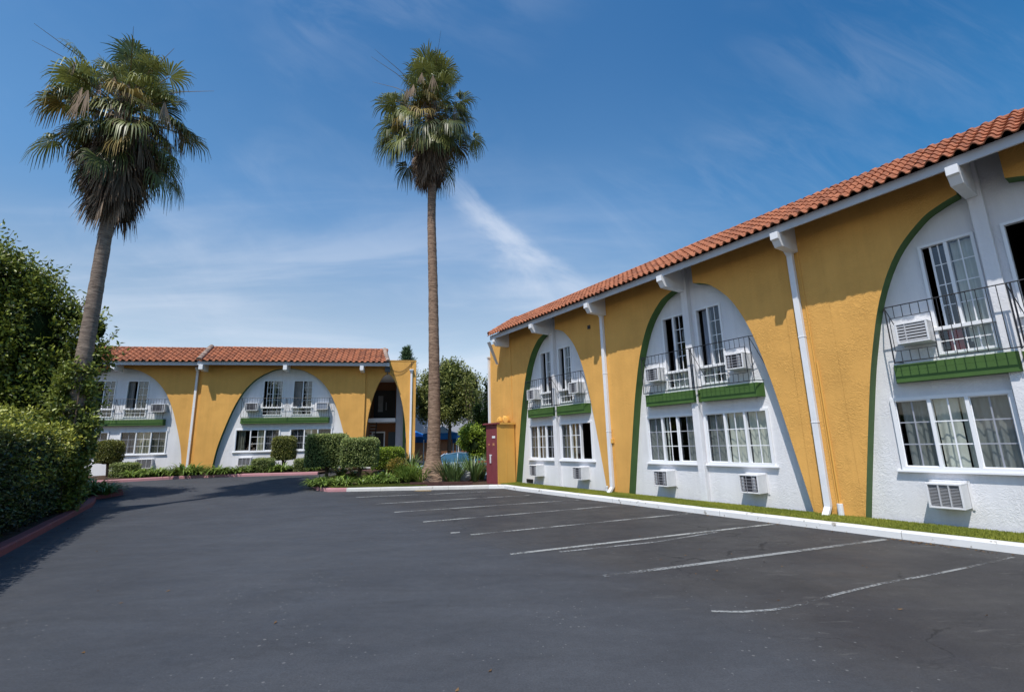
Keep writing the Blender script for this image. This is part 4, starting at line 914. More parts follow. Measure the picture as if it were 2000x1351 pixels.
# tall palm at the left (behind the hedge) and the one in the island
gz1 = float(gz(-11.9, 12.45))
palm((-12.2, 12.65, gz1 + .05), [(0, .05, -.05, .30), (1.2, .15, -.03, .25), (2.2, .28, 0, .205), (3.5, .34, .0, .19), (6, .37, .0, .17), (8.3, .39, .0, .16), (12.2, .36, .0, .16)], (.42, .0, 11.98),
     'fan palm at the left with trunk rising out of the ivy and hedge', M_PALM1, 100, 240, 2.2, (11.6, 8.35, .85), 77)
palm((-3.22, 18.95, .10), [(0, 0, 0, .64), (.25, 0, 0, .56), (.6, 0, 0, .40), (1.0, 0, 0, .28), (2.2, .02, 0, .25), (4.5, .0, 0, .225), (8, -.08, 0, .20), (11, -.18, 0, .185), (12.9, -.18, 0, .18), (17, -.28, 0, .16)], (-.28, 0, 16.8),
     'fan palm in the island with flared foot on a dark board', M_PALM2, 92, 200, 2.72, (15.6, 13.1, .7), 52)
b = MB(); x0, y0, x1, y1 = -3.85, 17.66, -1.55, 17.56
b.hexa([(x0, y0, .10), (x1, y1, .10), (x1, y1 + .05, .10), (x0, y0 + .05, .10)], [(x0, y0, .25), (x1, y1, .24), (x1, y1 + .05, .24), (x0, y0 + .05, .25)])
b.build('edging_board', M_WOODB, label='dark weathered board lying in front of the flared palm foot', cat='board')

# ------------------------------------------------------------------ broadleaf foliage
rng = np.random.default_rng(5)
def lobe_leaves(lobes, n, size, clump=.35, spread=.9, aspect=.5, inner=.32):
    """leaves in clumps over the shells of ellipsoid lobes (cx,cy,cz,rx,ry,rz)"""
    A = np.array([max(l[3] * l[4], l[3] * l[5]) for l in lobes]); cnt = (n * A / A.sum()).astype(int); Ps = []; Ns = []; Ts = []
    for l, c in zip(lobes, cnt):
        r3 = np.array(l[3:6]); ctr = np.array(l[:3]); nc = max(6, int(4 * math.pi * np.mean(r3) ** 2 / (clump ** 2 * 2.2)))
        cd = rand_dirs(nc); cr = rng.uniform(.80, 1.06, nc); cc = cd * cr[:, None] * r3; cs = clump * rng.uniform(.55, 1.35, nc); ct = rng.uniform(0, 1, nc)
        k = rng.integers(0, nc, c); dd = rand_dirs(c); rad = rng.uniform(0, 1, c) ** .4
        P = cc[k] + dd * (rad * cs[k])[:, None]
        inn = rng.random(c) < inner; P[inn] *= rng.uniform(.55, .97, (inn.sum(), 1))
        Nn = unit(unit(P / r3) * .7 + dd * .7); Ps.append(P + ctr); Ns.append(Nn)
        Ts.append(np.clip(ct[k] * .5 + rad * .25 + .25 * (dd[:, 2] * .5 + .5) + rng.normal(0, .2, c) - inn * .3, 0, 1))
    P = np.concatenate(Ps); Nn = np.concatenate(Ns); T = np.concatenate(Ts)
    V, F = leaves_on(P, Nn, size, spread, aspect); return V, F, np.concatenate([T, T])
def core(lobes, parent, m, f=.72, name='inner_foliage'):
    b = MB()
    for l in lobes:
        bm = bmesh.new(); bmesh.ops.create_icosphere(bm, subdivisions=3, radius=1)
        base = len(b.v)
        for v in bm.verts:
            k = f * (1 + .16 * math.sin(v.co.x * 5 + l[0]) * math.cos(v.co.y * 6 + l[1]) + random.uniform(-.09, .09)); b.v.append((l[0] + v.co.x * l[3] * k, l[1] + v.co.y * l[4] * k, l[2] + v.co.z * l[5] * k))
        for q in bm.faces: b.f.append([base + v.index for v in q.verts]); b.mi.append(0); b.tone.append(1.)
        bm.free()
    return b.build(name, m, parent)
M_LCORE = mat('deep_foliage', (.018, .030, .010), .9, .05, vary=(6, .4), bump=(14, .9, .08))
def limbs(parent, base, tips, r0, m=M_TRUNK, name='trunk'):
    b = MB()
    for t in tips:
        p0 = Vector(base); p3 = Vector(t); mid = p0.lerp(p3, .45); mid.z = p0.z + (p3.z - p0.z) * .62; mid += Vector((random.uniform(-.15, .15), random.uniform(-.15, .15), 0))
        b.tube([p0, p0.lerp(mid, .5) , mid, p3], [r0, r0 * .8, r0 * .55, r0 * .15], 8)
    return b.build(name, m, parent, smooth=True)
def tree(name, base, lobes, n, size, m, label, cat='tree', r0=.16, clump=.35, group=None, tips=None, corem=M_LCORE, cf=.70, aspect=.5, bark=M_TRUNK, spread=.9):
    bx, by, bz = base; e = empty(name, base, 0, label, cat, group)
    V, F, T = lobe_leaves(lobes, n, size, clump, aspect=aspect, spread=spread); np_mesh('crown', V, F, m, e, tone=T)
    if cf: core(lobes, e, corem, cf)
    limbs(e, (0, 0, 0), tips or [(l[0], l[1], l[2]) for l in lobes], r0, bark); return e
M_LDARK = leaf_mat('dark_glossy_leaves', (.30, .35, .05), (.018, .036, .009), .38, .5, .22)
M_LHEDGE = leaf_mat('hedge_leaves', (.46, .46, .065), (.03, .055, .012), .4, .5, .16)
M_LBOX = leaf_mat('box_leaves', (.42, .48, .16), (.05, .085, .025), .45, .4, .2)
M_LBOXB = leaf_mat('bronzed_leaves', (.38, .38, .09), (.045, .055, .015), .45, .4, .2)
M_LLIME = leaf_mat('lime_leaves', (.36, .46, .05), (.05, .11, .012), .45, .4, .25)
M_LMID = leaf_mat('mid_green_leaves', (.32, .34, .08), (.024, .042, .012), .45, .4, .22)
M_LIVY = leaf_mat('ivy_leaves', (.32, .36, .06), (.035, .055, .012), .42, .5, .2)
M_STRAP = leaf_mat('strap_leaves', (.30, .40, .085), (.06, .12, .02), .38, .5, .22)
M_LSHADED = leaf_mat('shaded_hedge_leaves', (.20, .25, .06), (.012, .024, .008), .42, .5, .10)  # darker hedge leaf colour: shade of the hedge face painted in
M_IRIS = leaf_mat('sword_leaves', (.20, .29, .09), (.05, .10, .03), .42, .5, .2)
M_JUN = leaf_mat('juniper_sprays', (.10, .16, .022), (.015, .035, .007), .6, .3, .15)
M_FIR = leaf_mat('fir_needles', (.12, .20, .08), (.015, .03, .018), .6, .3, .1)

# big dark tree behind the left palm (placed in world, base local)
tb = (-16.4, 13.9); g0 = float(gz(*tb))
lob = [(x - tb[0], y - tb[1], z - g0, a_, b_, c_) for x, y, z, a_, b_, c_ in ((-16.8, 13.9, 4.3, 2.4, 2.4, 2.7), (-16.4, 13.3, 6.2, 1.7, 1.8, 1.7), (-15.1, 14.3, 5.2, 1.1, 1.2, 1.6), (-14.7, 14.4, 3.4, .95, 1.1, 1.4),
    (-18.4, 12.6, 4.8, 2.2, 2.0, 2.7), (-15.6, 14.1, 6.75, .8, .8, .75), (-17.2, 12.9, 7.2, .9, .9, .75), (-16.3, 13.6, 7.45, .6, .6, .55), (-13.72, 14.9, 5.55, .42, .42, .45), (-13.7, 14.85, 4.5, .45, .5, .5), (-13.75, 14.8, 3.2, .38, .42, .42), (-14.2, 14.7, 2.2, .6, .7, .9), (-14.3, 14.6, 6.0, .35, .35, .4))]
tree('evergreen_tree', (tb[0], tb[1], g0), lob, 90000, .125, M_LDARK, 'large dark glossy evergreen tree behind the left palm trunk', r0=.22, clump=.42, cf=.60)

BT = [o for o in C.objects if o.name.startswith('evergreen_tree')][0]; Ps = []; tw = MB()
for k in range(150):
    l = lob[rng.integers(0, len(lob))]; d = rand_dirs(1)[0]; d[2] = abs(d[2]) * 1.1 + .1; d /= np.linalg.norm(d); p0 = np.array(l[:3]) + d * np.array(l[3:6]) * .9; L0 = rng.uniform(.35, .85); dd = d + np.array([0, 0, .5]); dd /= np.linalg.norm(dd)
    tw.tube([p0, p0 + dd * L0], [.008, .003], 4, cap=False)
    for q in np.linspace(.15, 1, 16): Ps.append(p0 + dd * L0 * q + rng.normal(0, .05, 3))
Ps = np.array(Ps); V, F = leaves_on(Ps, rand_dirs(len(Ps)) + np.array([0, 0, .4]), .14, .7, .42); t = rng.uniform(.3, 1, len(Ps)); np_mesh('shoots', V, F, M_LDARK, BT, tone=np.concatenate([t, t])); tw.build('twigs', M_TRUNK, BT)
# clipped hedge along the left kerb
def box_foliage(cx_, cy_, z0, hx, hy, h, n, size, rz=0., rnd=.25, top_tone=.35, rough=.05, sides=True, base=.45):
    """leaf cloud over a rounded box (local axes turned by rz)"""
    A = [2 * hy * h, 2 * hy * h, 2 * hx * h, 2 * hx * h, 4 * hx * hy]; cnt = (n * np.array(A) / sum(A)).astype(int); Ps = []; Ns = []
    for k, c in enumerate(cnt):
        a = rng.uniform(-1, 1, c); q = rng.uniform(0, 1, c)
        if k < 2: P = np.stack([np.full(c, hx if k else -hx), a * hy, q * h], 1); N_ = np.array([1. if k else -1., 0, 0])
        elif k < 4: P = np.stack([a * hx, np.full(c, hy if k == 2 else -hy), q * h], 1); N_ = np.array([0, 1. if k == 2 else -1., 0])
        else: P = np.stack([a * hx, rng.uniform(-1, 1, c) * hy, np.full(c, h)], 1); N_ = np.array([0, 0, 1.])
        Ps.append(P); Ns.append(np.tile(N_, (c, 1)))
    P = np.concatenate(Ps); Nn = np.concatenate(Ns)
    # round the edges: pull towards an inner box
    inner = np.stack([np.clip(P[:, 0], -hx + rnd, hx - rnd), np.clip(P[:, 1], -hy + rnd, hy - rnd), np.clip(P[:, 2], rnd if sides else 0, h - rnd)], 1)
    d = P - inner; dn = np.linalg.norm(d, axis=1, keepdims=True); P = inner + d / np.maximum(dn, 1e-6) * np.minimum(dn, rnd); Nn = unit(d + Nn * 1e-3)
    P += Nn * rng.normal(0, rough, (len(P), 1)) + rng.normal(0, rough * .5, P.shape)
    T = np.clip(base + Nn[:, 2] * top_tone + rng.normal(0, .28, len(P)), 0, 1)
    V, F = leaves_on(P, Nn, size, .9, .55); c_, s_ = math.cos(rz), math.sin(rz)
    V = np.stack([V[:, 0] * c_ - V[:, 1] * s_ + cx_, V[:, 0] * s_ + V[:, 1] * c_ + cy_, V[:, 2] + z0], 1); return V, F, np.concatenate([T, T])
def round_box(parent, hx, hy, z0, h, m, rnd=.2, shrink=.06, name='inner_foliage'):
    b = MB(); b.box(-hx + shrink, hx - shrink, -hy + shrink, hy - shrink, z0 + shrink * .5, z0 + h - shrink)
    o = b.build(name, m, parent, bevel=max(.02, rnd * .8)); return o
aR = math.atan2(dR[1], dR[0])
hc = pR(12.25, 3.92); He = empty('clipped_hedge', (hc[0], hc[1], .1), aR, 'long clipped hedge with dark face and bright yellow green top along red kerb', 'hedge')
V, F, T = box_foliage(0, 0, 0, 6.9, 1.05, 1.98, 90000, .066, rnd=.3, top_tone=.6, rough=.055, base=.3); np_mesh('foliage', V, F, M_LSHADED, He, tone=T)  # sides toned darker and top lighter: shade put into the leaf tone
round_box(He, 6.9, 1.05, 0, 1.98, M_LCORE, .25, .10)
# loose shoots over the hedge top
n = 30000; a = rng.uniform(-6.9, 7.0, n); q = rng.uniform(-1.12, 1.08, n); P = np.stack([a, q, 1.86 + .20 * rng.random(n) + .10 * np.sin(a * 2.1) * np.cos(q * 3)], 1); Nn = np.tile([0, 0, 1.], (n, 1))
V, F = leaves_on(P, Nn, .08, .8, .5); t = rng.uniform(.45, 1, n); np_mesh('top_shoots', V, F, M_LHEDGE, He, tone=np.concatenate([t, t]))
# ivy and loose shrub between hedge and palm
sh = (-12.2, 11.7); g0 = .1
lob = [(-.556 * t + ox, .831 * t + oy, z_, r_, r_, h_) for t, z_, r_, h_, ox, oy in ((-3.2, 1.4, 1.2, 1.0, -.2, 0), (-1.6, 1.45, 1.2, 1.0, -.2, 0), (0, 1.5, 1.1, .98, 0, 0), (1.4, 1.45, 1.0, .95, 0, 0), (2.6, 1.15, .8, .9, 0, 0), (.5, 2.0, .6, .55, 0, 0), (-2.2, 1.95, .7, .5, 0, 0))]
tree('loose_shrub', (sh[0], sh[1], g0), lob, 34000, .085, M_LHEDGE, 'loose yellow green shrub spilling over behind the clipped hedge top', 'shrub', r0=.08, clump=.28, cf=.8)
lob = [(.22, -.02, z, r_, r_, .5) for z, r_ in ((.5, .45), (1.0, .5), (1.5, .55), (1.9, .55), (2.4, .50), (2.9, .42), (3.3, .36), (3.6, .28))] + [(-.25, -.3, 2.0, .5, .5, .5)]
iv = empty('ivy', (-12.1, 12.62, .1), 0, 'ivy climbing round the lower trunk of the left palm', 'ivy')
V, F, T = lobe_leaves(lob, 15000, .10, .2, .9, .6); np_mesh('foliage', V, F, M_LIVY, iv, tone=T)
b = MB(); b.tube([(.43, -.22, .2), (.50, -.2, 2.), (.46, -.18, 3.4)], [.03, .025, .01], 6); b.build('stem', M_TRUNK, iv)

# clipped shrubs in the beds (position along / depth in the left wing's frame)
def topiary(u, w, hx, hy, z0, h, m, n, label, name='topiary', stem=True, rnd=.15, group='clipped shrubs in the beds', size=.055, cat='shrub', top=.25):
    p = pL(u, w); g0 = float(gz(p[0], p[1])) + .1; e = empty(name, (p[0], p[1], g0), angL, label, cat, group); zb = z0 - g0
    V, F, T = box_foliage(0, 0, zb, hx, hy, h, n, size, rnd=rnd, top_tone=top, rough=.022); np_mesh('foliage', V, F, m, e, tone=T)
    round_box(e, hx, hy, zb, h, M_LCORE, rnd, .045)
    if stem:
        b = MB(); b.tube([(.06, 0, -.1), (.0, .02, zb * .5), (-.02, 0, zb + .2)], [.075, .06, .07], 10); b.tube([(0, .02, zb * .4), (.16, .05, zb + .15)], [.04, .03], 6); b.build('stem', M_TRUNK, e, smooth=True)
    return e
topiary(-14.24, 25.9, .47, .45, 1.02, 1.10, M_LBOXB, 6500, 'bronze tinted clipped ball on a stem beside the hidden arch windows', rnd=.34, top=.1)
topiary(-6.57, 25.9, .50, .46, .96, 1.17, M_LBOXB, 7000, 'clipped upright block on a stem under the middle of the wide arch', rnd=.24, top=.15)
topiary(-3.65, 21.0, .74, .62, .78, 1.28, M_LBOX, 12000, 'larger dark clipped cube on a stem at the island corner', rnd=.16, size=.06)
topiary(-2.23, 20.0, .65, .58, .76, 1.10, M_LBOX, 10000, 'clipped cube on a thin stem just left of the entrance arch', rnd=.16, size=.06)
topiary(-13.03, 25.0, .44, .36, .46, .60, M_LBOX, 4200, 'low clipped box block by pink kerb under bronze ball', 'box_shrub', False, .10)
topiary(-7.2, 24.9, .42, .36, .46, .62, M_LBOX, 4200, 'low clipped box block right of the ground vent unit', 'box_shrub', False, .10)
topiary(-5.3, 24.9, .44, .36, .44, .58, M_LBOX, 4200, 'low clipped box block behind the big island cube', 'box_shrub', False, .10)
topiary(-1.28, 22.4, .68, .55, .50, .96, M_LLIME, 9000, 'bright lime rounded clipped shrub in front of the entrance arch', 'round_shrub', False, .26, size=.06, top=.3)
lob = [(0, 0, .35, .42, .40, .42), (.25, .1, .25, .35, .35, .35)]
p = pL(-.80, 20.3); tree('coppery_shrub', (p[0], p[1], float(gz(p[0], p[1])) + .1), lob, 3600, .07, leaf_mat('coppery_leaves', (.36, .24, .04), (.09, .10, .02), .5, .3, .2), 'small coppery yellow shrub below the lime clipped shrub', 'shrub', r0=.03, clump=.12, cf=.7)

# strap-leaved clumps and sword-leaved clumps
def blade_mesh(n, length, width, arch, spread, rad):
    """one clump of arching strap leaves"""
    V = []; F = []; T = []; K = 5
    for i in range(n):
        az = rng.uniform(0, 6.283); r0_ = rad * math.sqrt(rng.random()); L_ = length * rng.uniform(.65, 1.1); tl = spread * rng.uniform(.25, 1.); t0 = rng.uniform(0, 1); a2 = az + rng.normal(0, .5)
        side = np.array([-math.sin(a2), math.cos(a2), 0]); p = np.array([r0_ * math.cos(az), r0_ * math.sin(az), 0.]); ang = tl; b_ = len(V)
        for k in range(K + 1):
            w_ = width * (math.sin(math.pi * (.25 + .75 * k / K)) ** .7 if k < K else .05)
            V += [p - side * w_ / 2, p + side * w_ / 2]
            p = p + L_ / K * np.array([math.sin(ang) * math.cos(a2), math.sin(ang) * math.sin(a2), math.cos(ang)]); ang += arch * rng.uniform(.7, 1.3) / K
        for k in range(K): F.append((b_ + 2 * k, b_ + 2 * k + 1, b_ + 2 * k + 3, b_ + 2 * k + 2)); T.append(t0)
    return np.array(V), np.array(F), np.array(T)
def clump_src(n, length, width, arch, spread, rad, m):
    V, F, T = blade_mesh(n, length, width, arch, spread, rad); me_o = np_mesh('leaf_clump', V, F, m, None, tone=T); me = me_o.data; bpy.data.objects.remove(me_o); return me
STR = [clump_src(95, .62, .042, 1.9, .75, .14, M_STRAP) for _ in range(4)]
IRI = [clump_src(120, 1.05, .035, .55, .62, .16, M_IRIS) for _ in range(2)]
IRI2 = [clump_src(110, .85, .035, .9, .7, .16, M_STRAP) for _ in range(2)]
def plant(mesh, p, sc, label, group, name='strappy_plant', cat='plant'):
    o = bpy.data.objects.new(name, mesh); o.location = (p[0], p[1], float(gz(p[0], p[1])) + .09); o.rotation_euler = (0, 0, random.uniform(0, 6.28)); o.scale = (sc, sc, sc * random.uniform(.9, 1.1)); C.objects.link(o); return tag(o, label, cat, group)
k = 0
for u in np.arange(-12.4, -3.9, .36):
    if -7.72 < u < -6.72 or -5.75 < u < -4.85: continue
    for w in (24.35, 24.95):
        if random.random() < .12: continue
        plant(STR[k % 4], pL(u + random.uniform(-.1, .1), w + random.uniform(-.12, .12) + (.35 if -8 < u else 0)), random.uniform(1.0, 1.35) * (1.2 if -10.6 < u < -9.9 else 1.), 'green strappy plant in the row under the wide arch and behind the pink kerb', 'strappy plants in the row along the left wing'); k += 1
for u, w, s_ in ((-3.75, 19.0, .95), (-3.35, 18.75, 1.0), (-2.95, 19.1, .9), (-2.55, 18.8, 1.05), (-3.6, 19.7, 1.), (-2.9, 20.0, 1.), (-2.0, 18.9, .8), (-1.6, 19.2, 1.05), (-1.15, 18.9, .95), (-1.7, 19.9, 1.2), (-1.25, 19.7, 1.2), (-2.5, 20.9, 1.2), (-3.2, 21.9, 1.2), (-.75, 19.2, .95)):
    plant(STR[k % 4], pL(u, w), s_, 'green strappy plant at the foot of the clipped cubes on the island', 'strappy plants on the island'); k += 1
for u, w, s_ in ((-.35, 19.3, .95), (.0, 19.5, 1.15), (.2, 18.9, .9), (-.15, 19.9, 1.2), (.35, 20.0, 1.15), (-.55, 20.1, 1.1)):
    plant(IRI2[k % 2], pL(u, w), s_, 'tall arching green plant just left of the island palm foot', 'arching plants left of the island palm'); k += 1
plant(IRI[0], pL(1.40, 18.4), 1.05, 'sword leaved clump right of the island palm foot', 'sword leaved clumps', 'sword_plant')
plant(IRI[1], pL(1.15, 18.9), 1.0, 'sword leaved clump close behind the island palm foot', 'sword leaved clumps', 'sword_plant')
plant(IRI[1], pL(2.2, 19.1), 1.1, 'sword leaved clump between palm and maroon locker', 'sword leaved clumps', 'sword_plant')
plant(IRI[0], pL(2.6, 20.2), 1.05, 'sword leaved clump behind the red slatted bench', 'sword leaved clumps', 'sword_plant')
plant(IRI[0], pL(-.35, 21.8), 1.05, 'sword leaved clump at the corner of the entrance wall', 'sword leaved clumps', 'sword_plant')
for u, w, s_ in ((-10.65, 19.5, 1.3), (-11.0, 19.2, 1.4), (-10.45, 19.05, 1.15), (-11.1, 18.7, 1.5), (-11.3, 20.0, 1.5), (-10.9, 18.3, 1.2), (-11.5, 19.4, 1.6)):
    plant(STR[k % 4], pL(u, w), s_, 'strappy plant at the far end of the clipped hedge', 'strappy plants at the hedge end'); k += 1

# ------------------------------------------------------------------ things beyond the entrance
lob = [(0, 0, 5.0, 2.0, 2.0, 1.75), (-.9, -.3, 4.2, 1.35, 1.5, 1.3), (1.0, -.2, 4.3, 1.35, 1.5, 1.35), (.1, -.4, 6.1, 1.15, 1.2, .95), (-1.0, .2, 5.5, 1.0, 1.0, .9), (1.2, .2, 5.5, .95, 1., .8), (0, -.8, 3.9, 1.4, 1.2, 1.1)]
bx = (-4.35, 31.6); tree('broadleaf_tree', (bx[0], bx[1], -.2), [(l[0], l[1], l[2] + .25, *l[3:]) for l in lob], 30000, .15, M_LMID, 'round crowned tree behind the island palm, in front of grey wall', r0=.16, clump=.38, cf=.75, tips=[(0.05, 0, 5.6)])
tree('broadleaf_shrub', (-.9, 25.8, -.25), [(-.5, 0, 2.3, .8, .8, 1.3), (.3, .2, 3.2, .8, .8, 1.3), (-.1, 0, 1.2, 1., .8, 1.0)], 12000, .13, M_LLIME, 'bright leafy bush filling the gap behind the maroon locker', r0=.06, clump=.25, cf=.7)
def sprays(parent, stems, n, size, m, rad=.25):
    P = []; 
    for a_, c_ in stems:
        a_ = np.array(a_); c_ = np.array(c_); t = rng.random(int(n / len(stems)))[:, None] ** .7; P.append(a_ + (c_ - a_) * t + rng.normal(0, rad, (len(t), 3)) * (1.1 - t * .5))
    P = np.concatenate(P); V, F = leaves_on(P, rand_dirs(len(P)), size, .8, .5); t = rng.random(len(P)); np_mesh('crown', V, F, m, parent, tone=np.concatenate([t, t]))
    b = MB()
    for a_, c_ in stems: b.tube([a_, c_], [.03, .008], 5)
    b.build('trunk', M_TRUNK, parent)
e = empty('airy_tree', (-2.75, 29.8, -.2), 0, 'thin airy tree with sparse leaves right of the round crowned tree', 'tree')
sprays(e, [((0, 0, 1), (-.35, 0, 5.9)), ((0, 0, 1.5), (.15, 0, 5.7)), ((0, 0, 2), (.3, .2, 4.9)), ((0, 0, 1), (.7, 0, 4.6)), ((0, 0, 3), (-.1, .2, 6.1))], 1500, .13, M_LMID, .17)
e = empty('airy_tree', (-1.25, 27.5, -.2), 0, 'sparse leafy shoots showing beside the far corner of the right wing', 'tree')
sprays(e, [((0, 0, 1), (-.1, 0, 5.7)), ((0, 0, 1.5), (.25, 0, 6.1)), ((0, 0, 2), (-.7, .2, 4.9)), ((0, 0, 2), (.6, .2, 5.4))], 1800, .13, M_LMID, .2)
e = empty('juniper', (-1.0, 24.3, -.25), 0, 'dark twisted juniper beside the far corner of the right wing', 'tree')
lob = [(-.35, 0, 2.2, .42, .45, .75), (.1, 0, 3.0, .6, .6, 1.0), (-.1, 0, 3.9, .35, .4, .7), (.3, .1, 4.5, .3, .35, .65), (-.65, 0, 2.8, .3, .3, .6), (-.85, 0, 3.4, .2, .22, .45), (-.25, -.1, 4.6, .18, .2, .45), (.3, 0, 1.8, .5, .5, .7)]
V, F, T = lobe_leaves(lob, 14000, .12, .16, .45, .3); np_mesh('crown', V, F, M_JUN, e, tone=T); core(lob, e, M_LCORE, .7); limbs(e, (0, 0, 0), [(l[0], l[1], l[2]) for l in lob], .10)
lob = [(0, 0, 1.95, .62, .6, .55), (.15, -.1, 1.6, .5, .5, .45), (-.15, 0, 2.15, .4, .4, .35)]
tree('citrus_tree', (-1.95, 21.9, -.15), lob, 6500, .10, M_LLIME, 'small bright green round tree left of the maroon locker', r0=.05, clump=.18, cf=.72)
e = empty('fir_tree', (-10.1, 43.8, 0), 0, 'tip of a dark fir rising behind the flat parapet', 'tree')
Ps = []; Ds = []
for k in range(900):
    z = rng.uniform(5, 10.6); r_ = ((10.7 - z) * .42 + .1) * rng.uniform(.55, 1.15); az = rng.uniform(0, 6.283); 
    for t in np.linspace(.15, 1, 9): Ps.append([r_ * t * math.cos(az), r_ * t * math.sin(az), z - .1 * t + .35 * t * t]); Ds.append([math.cos(az), math.sin(az), .7])
V, F = leaves_on(np.array(Ps) + rng.normal(0, .04, (len(Ps), 3)), unit(np.array(Ds)), .26, .6, .22); t = rng.random(len(Ps)); np_mesh('crown', V, F, M_FIR, e, tone=np.concatenate([t, t]))
b = MB(); b.tube([(0, 0, 0), (0, 0, 10.5)], [.25, .03], 8); b.build('trunk', M_TRUNK, e)

# far building: grey upper gallery over an orange ground floor
FB = empty('motel_building', (-6.2, 45.6, -.3), R(3), 'grey and orange rear motel block behind the pool canopy', 'building')
b = MB(); b.box(-9, 9, 0, 8, 2.65, 6.3); b.build('upper_wall', M_GRY, FB)
b = MB(); b.box(-9, 9, .5, 8, -.2, 2.35); b.build('lower_wall', M_BROWN, FB)
b = MB(); b.box(-9.1, 9.1, -.1, 8, 2.35, 2.65); b.build('yellow_band', M_YEL, FB)
for x0, x1 in ((2.3, 4.4), (5.2, 7.6), (-7.5, -6)):
    b = MB(); b.box(x0, x1, .40, .499, .9, 2.0); w_ = b.build('window', M_TRIM, FB); b = MB(); b.box(x0 + .08, x1 - .08, .37, .399, .98, 1.92); b.build('pane', mat('shop_glass', (.05, .07, .06), .1, .6), w_)
    b = MB(); b.hexa([(x0 - .2, -.5, 1.95), (x1 + .2, -.5, 1.95), (x1 + .2, .39, 1.95), (x0 - .2, .39, 1.95)], [(x0, .2, 2.3), (x1, .2, 2.3), (x1, .39, 2.3), (x0, .39, 2.3)]); b.build('awning', mat('dark_awning', (.02, .06, .05), .7), FB)
b = MB(); b.box(4.6, 9, .2, .49, 3.3, 5.6); b.build('gallery_panel', M_TRIM, FB)

# pool canopies
def canopy(loc, s, zc, za, label, white=True, n=4, rz=.0, drop=.42):
    e = empty('shade_canopy', loc, rz, label, 'canopy', 'blue canopies by the pool'); b = MB(); cs = [(-s, -s), (s, -s), (s, s), (-s, s)]
    K = 7
    for i in range(4):
        a_, c_ = cs[i], cs[(i + 1) % 4]
        for k in range(K):
            f0, f1 = k / K, (k + 1) / K; h0 = zc + (za - zc) * f0 ** 1.8; h1 = zc + (za - zc) * f1 ** 1.8
            q = lambda p, f, h: (p[0] * (1 - f), p[1] * (1 - f), h)
            b.face([q(a_, f0, h0), q(c_, f0, h0), q(c_, f1, h1), q(a_, f1, h1)])
    b.build('canopy_top', M_WCAN if white else M_BLUE, e, smooth=False)
    b = MB()
    for i in range(4): a_, c_ = cs[i], cs[(i + 1) % 4]; b.face([(*a_, zc - drop), (*c_, zc - drop), (*c_, zc), (*a_, zc)])
    b.build('valance', M_BLUE, e)
    for p in cs: b = MB(); b.tube([(p[0] * .97, p[1] * .97, 0), (p[0] * .97, p[1] * .97, zc)], .035, 8); b.build('post', M_TRIM, e)
canopy((-5.0, 33.2, -.3), 1.15, 2.62, 3.15, 'blue canopy with a pale peaked top behind the island palm', True)
canopy((-2.7, 35.5, -.3), 1.7, 2.35, 3.0, 'all blue peaked canopy showing right of the island palm', False)
canopy((-7.9, 36.5, -.3), 1.8, 2.45, 3.1, 'all blue canopy seen through the entrance arch side', False)

# parked pale blue car
def car(loc, rz):
    e = empty('parked_car', loc, rz, 'pale blue parked car half hidden behind the sword leaved plants', 'car')
    M_CAR = mat('car_paint', (.36, .48, .62), .25, .5, coat=.7); M_CG = mat('car_glass', (.03, .10, .17), .05, .8); M_TY = mat('tyre', (.02, .02, .02), .85); M_RIM = mat('rim', (.45, .45, .47), .3, .5, metal=.8)
    prof = [(-2.1, .42), (-2.12, .62), (-1.95, .78), (-1.1, .93), (-1.0, .95), (1.55, 1.0), (1.98, .95), (2.08, .75), (2.1, .42), (1.6, .30), (-1.7, .30)]
    W_ = .86; n = len(prof); b = MB(); rows = []
    for y, k in ((-W_, .97), (-W_ * .93, 1.0), (W_ * .93, 1.), (W_, .97)): rows.append([(x * (k if abs(y) < W_ else .985), y, .3 + (z - .3) * k) for x, z in prof])
    for r0_, r1_ in zip(rows[:-1], rows[1:]):
        for i in range(n): b.face([r0_[i], r0_[(i + 1) % n], r1_[(i + 1) % n], r1_[i]])
    b.face(rows[0]); b.face(rows[-1][::-1]); b.build('body', M_CAR, e, bevel=.02)
    cab = [(-1.15, .93), (-.45, 1.36), (.1, 1.43), (.95, 1.40), (1.65, .99)]
    b = MB(); b.hexa([(x, -.80 + (.18 if z > 1.2 else 0), z) for x, z in cab], [(x, .80 - (.18 if z > 1.2 else 0), z) for x, z in cab]); b.build('window_glass', M_CG, e, bevel=.01)
    b = MB(); b.hexa([(x, -.61, z) for x, z in ((-.47, 1.345), (.1, 1.415), (.97, 1.385), (.97, 1.42), (.1, 1.45), (-.47, 1.375))], [(x, .61, z) for x, z in ((-.47, 1.345), (.1, 1.415), (.97, 1.385), (.97, 1.42), (.1, 1.45), (-.47, 1.375))])
    for s_ in (-1, 1):
        for xa, xb in ((-1.15, -.46), (.22, .20), (1.68, .98)):
            b.tube([(xa, s_ * .81, .95), (xb, s_ * .62, 1.39)], .035, 6)
    b.build('roof', M_CAR, e)
    for x in (-1.32, 1.28):
        for s_ in (-1, 1):
            b = MB(); b.tube([(x, s_ * .70, .31), (x, s_ * .88, .31)], .31, 20); wz = b.build('wheel', M_TY, e); b = MB(); b.tube([(x, s_ * .86, .31), (x, s_ * .89, .31)], .19, 14); b.build('rim', M_RIM, wz)
    for s_ in (-1, 1): b = MB(); b.box(-2.12, -2.0, s_ * .74, s_ * .5, .60, .72); b.build('headlight', M_TRIM, e); b = MB(); b.box(-.75, -.62, s_ * .84, s_ * .98, .92, 1.04); b.build('mirror', M_CAR, e)
car((-3.15, 25.2, -.30), R(2))
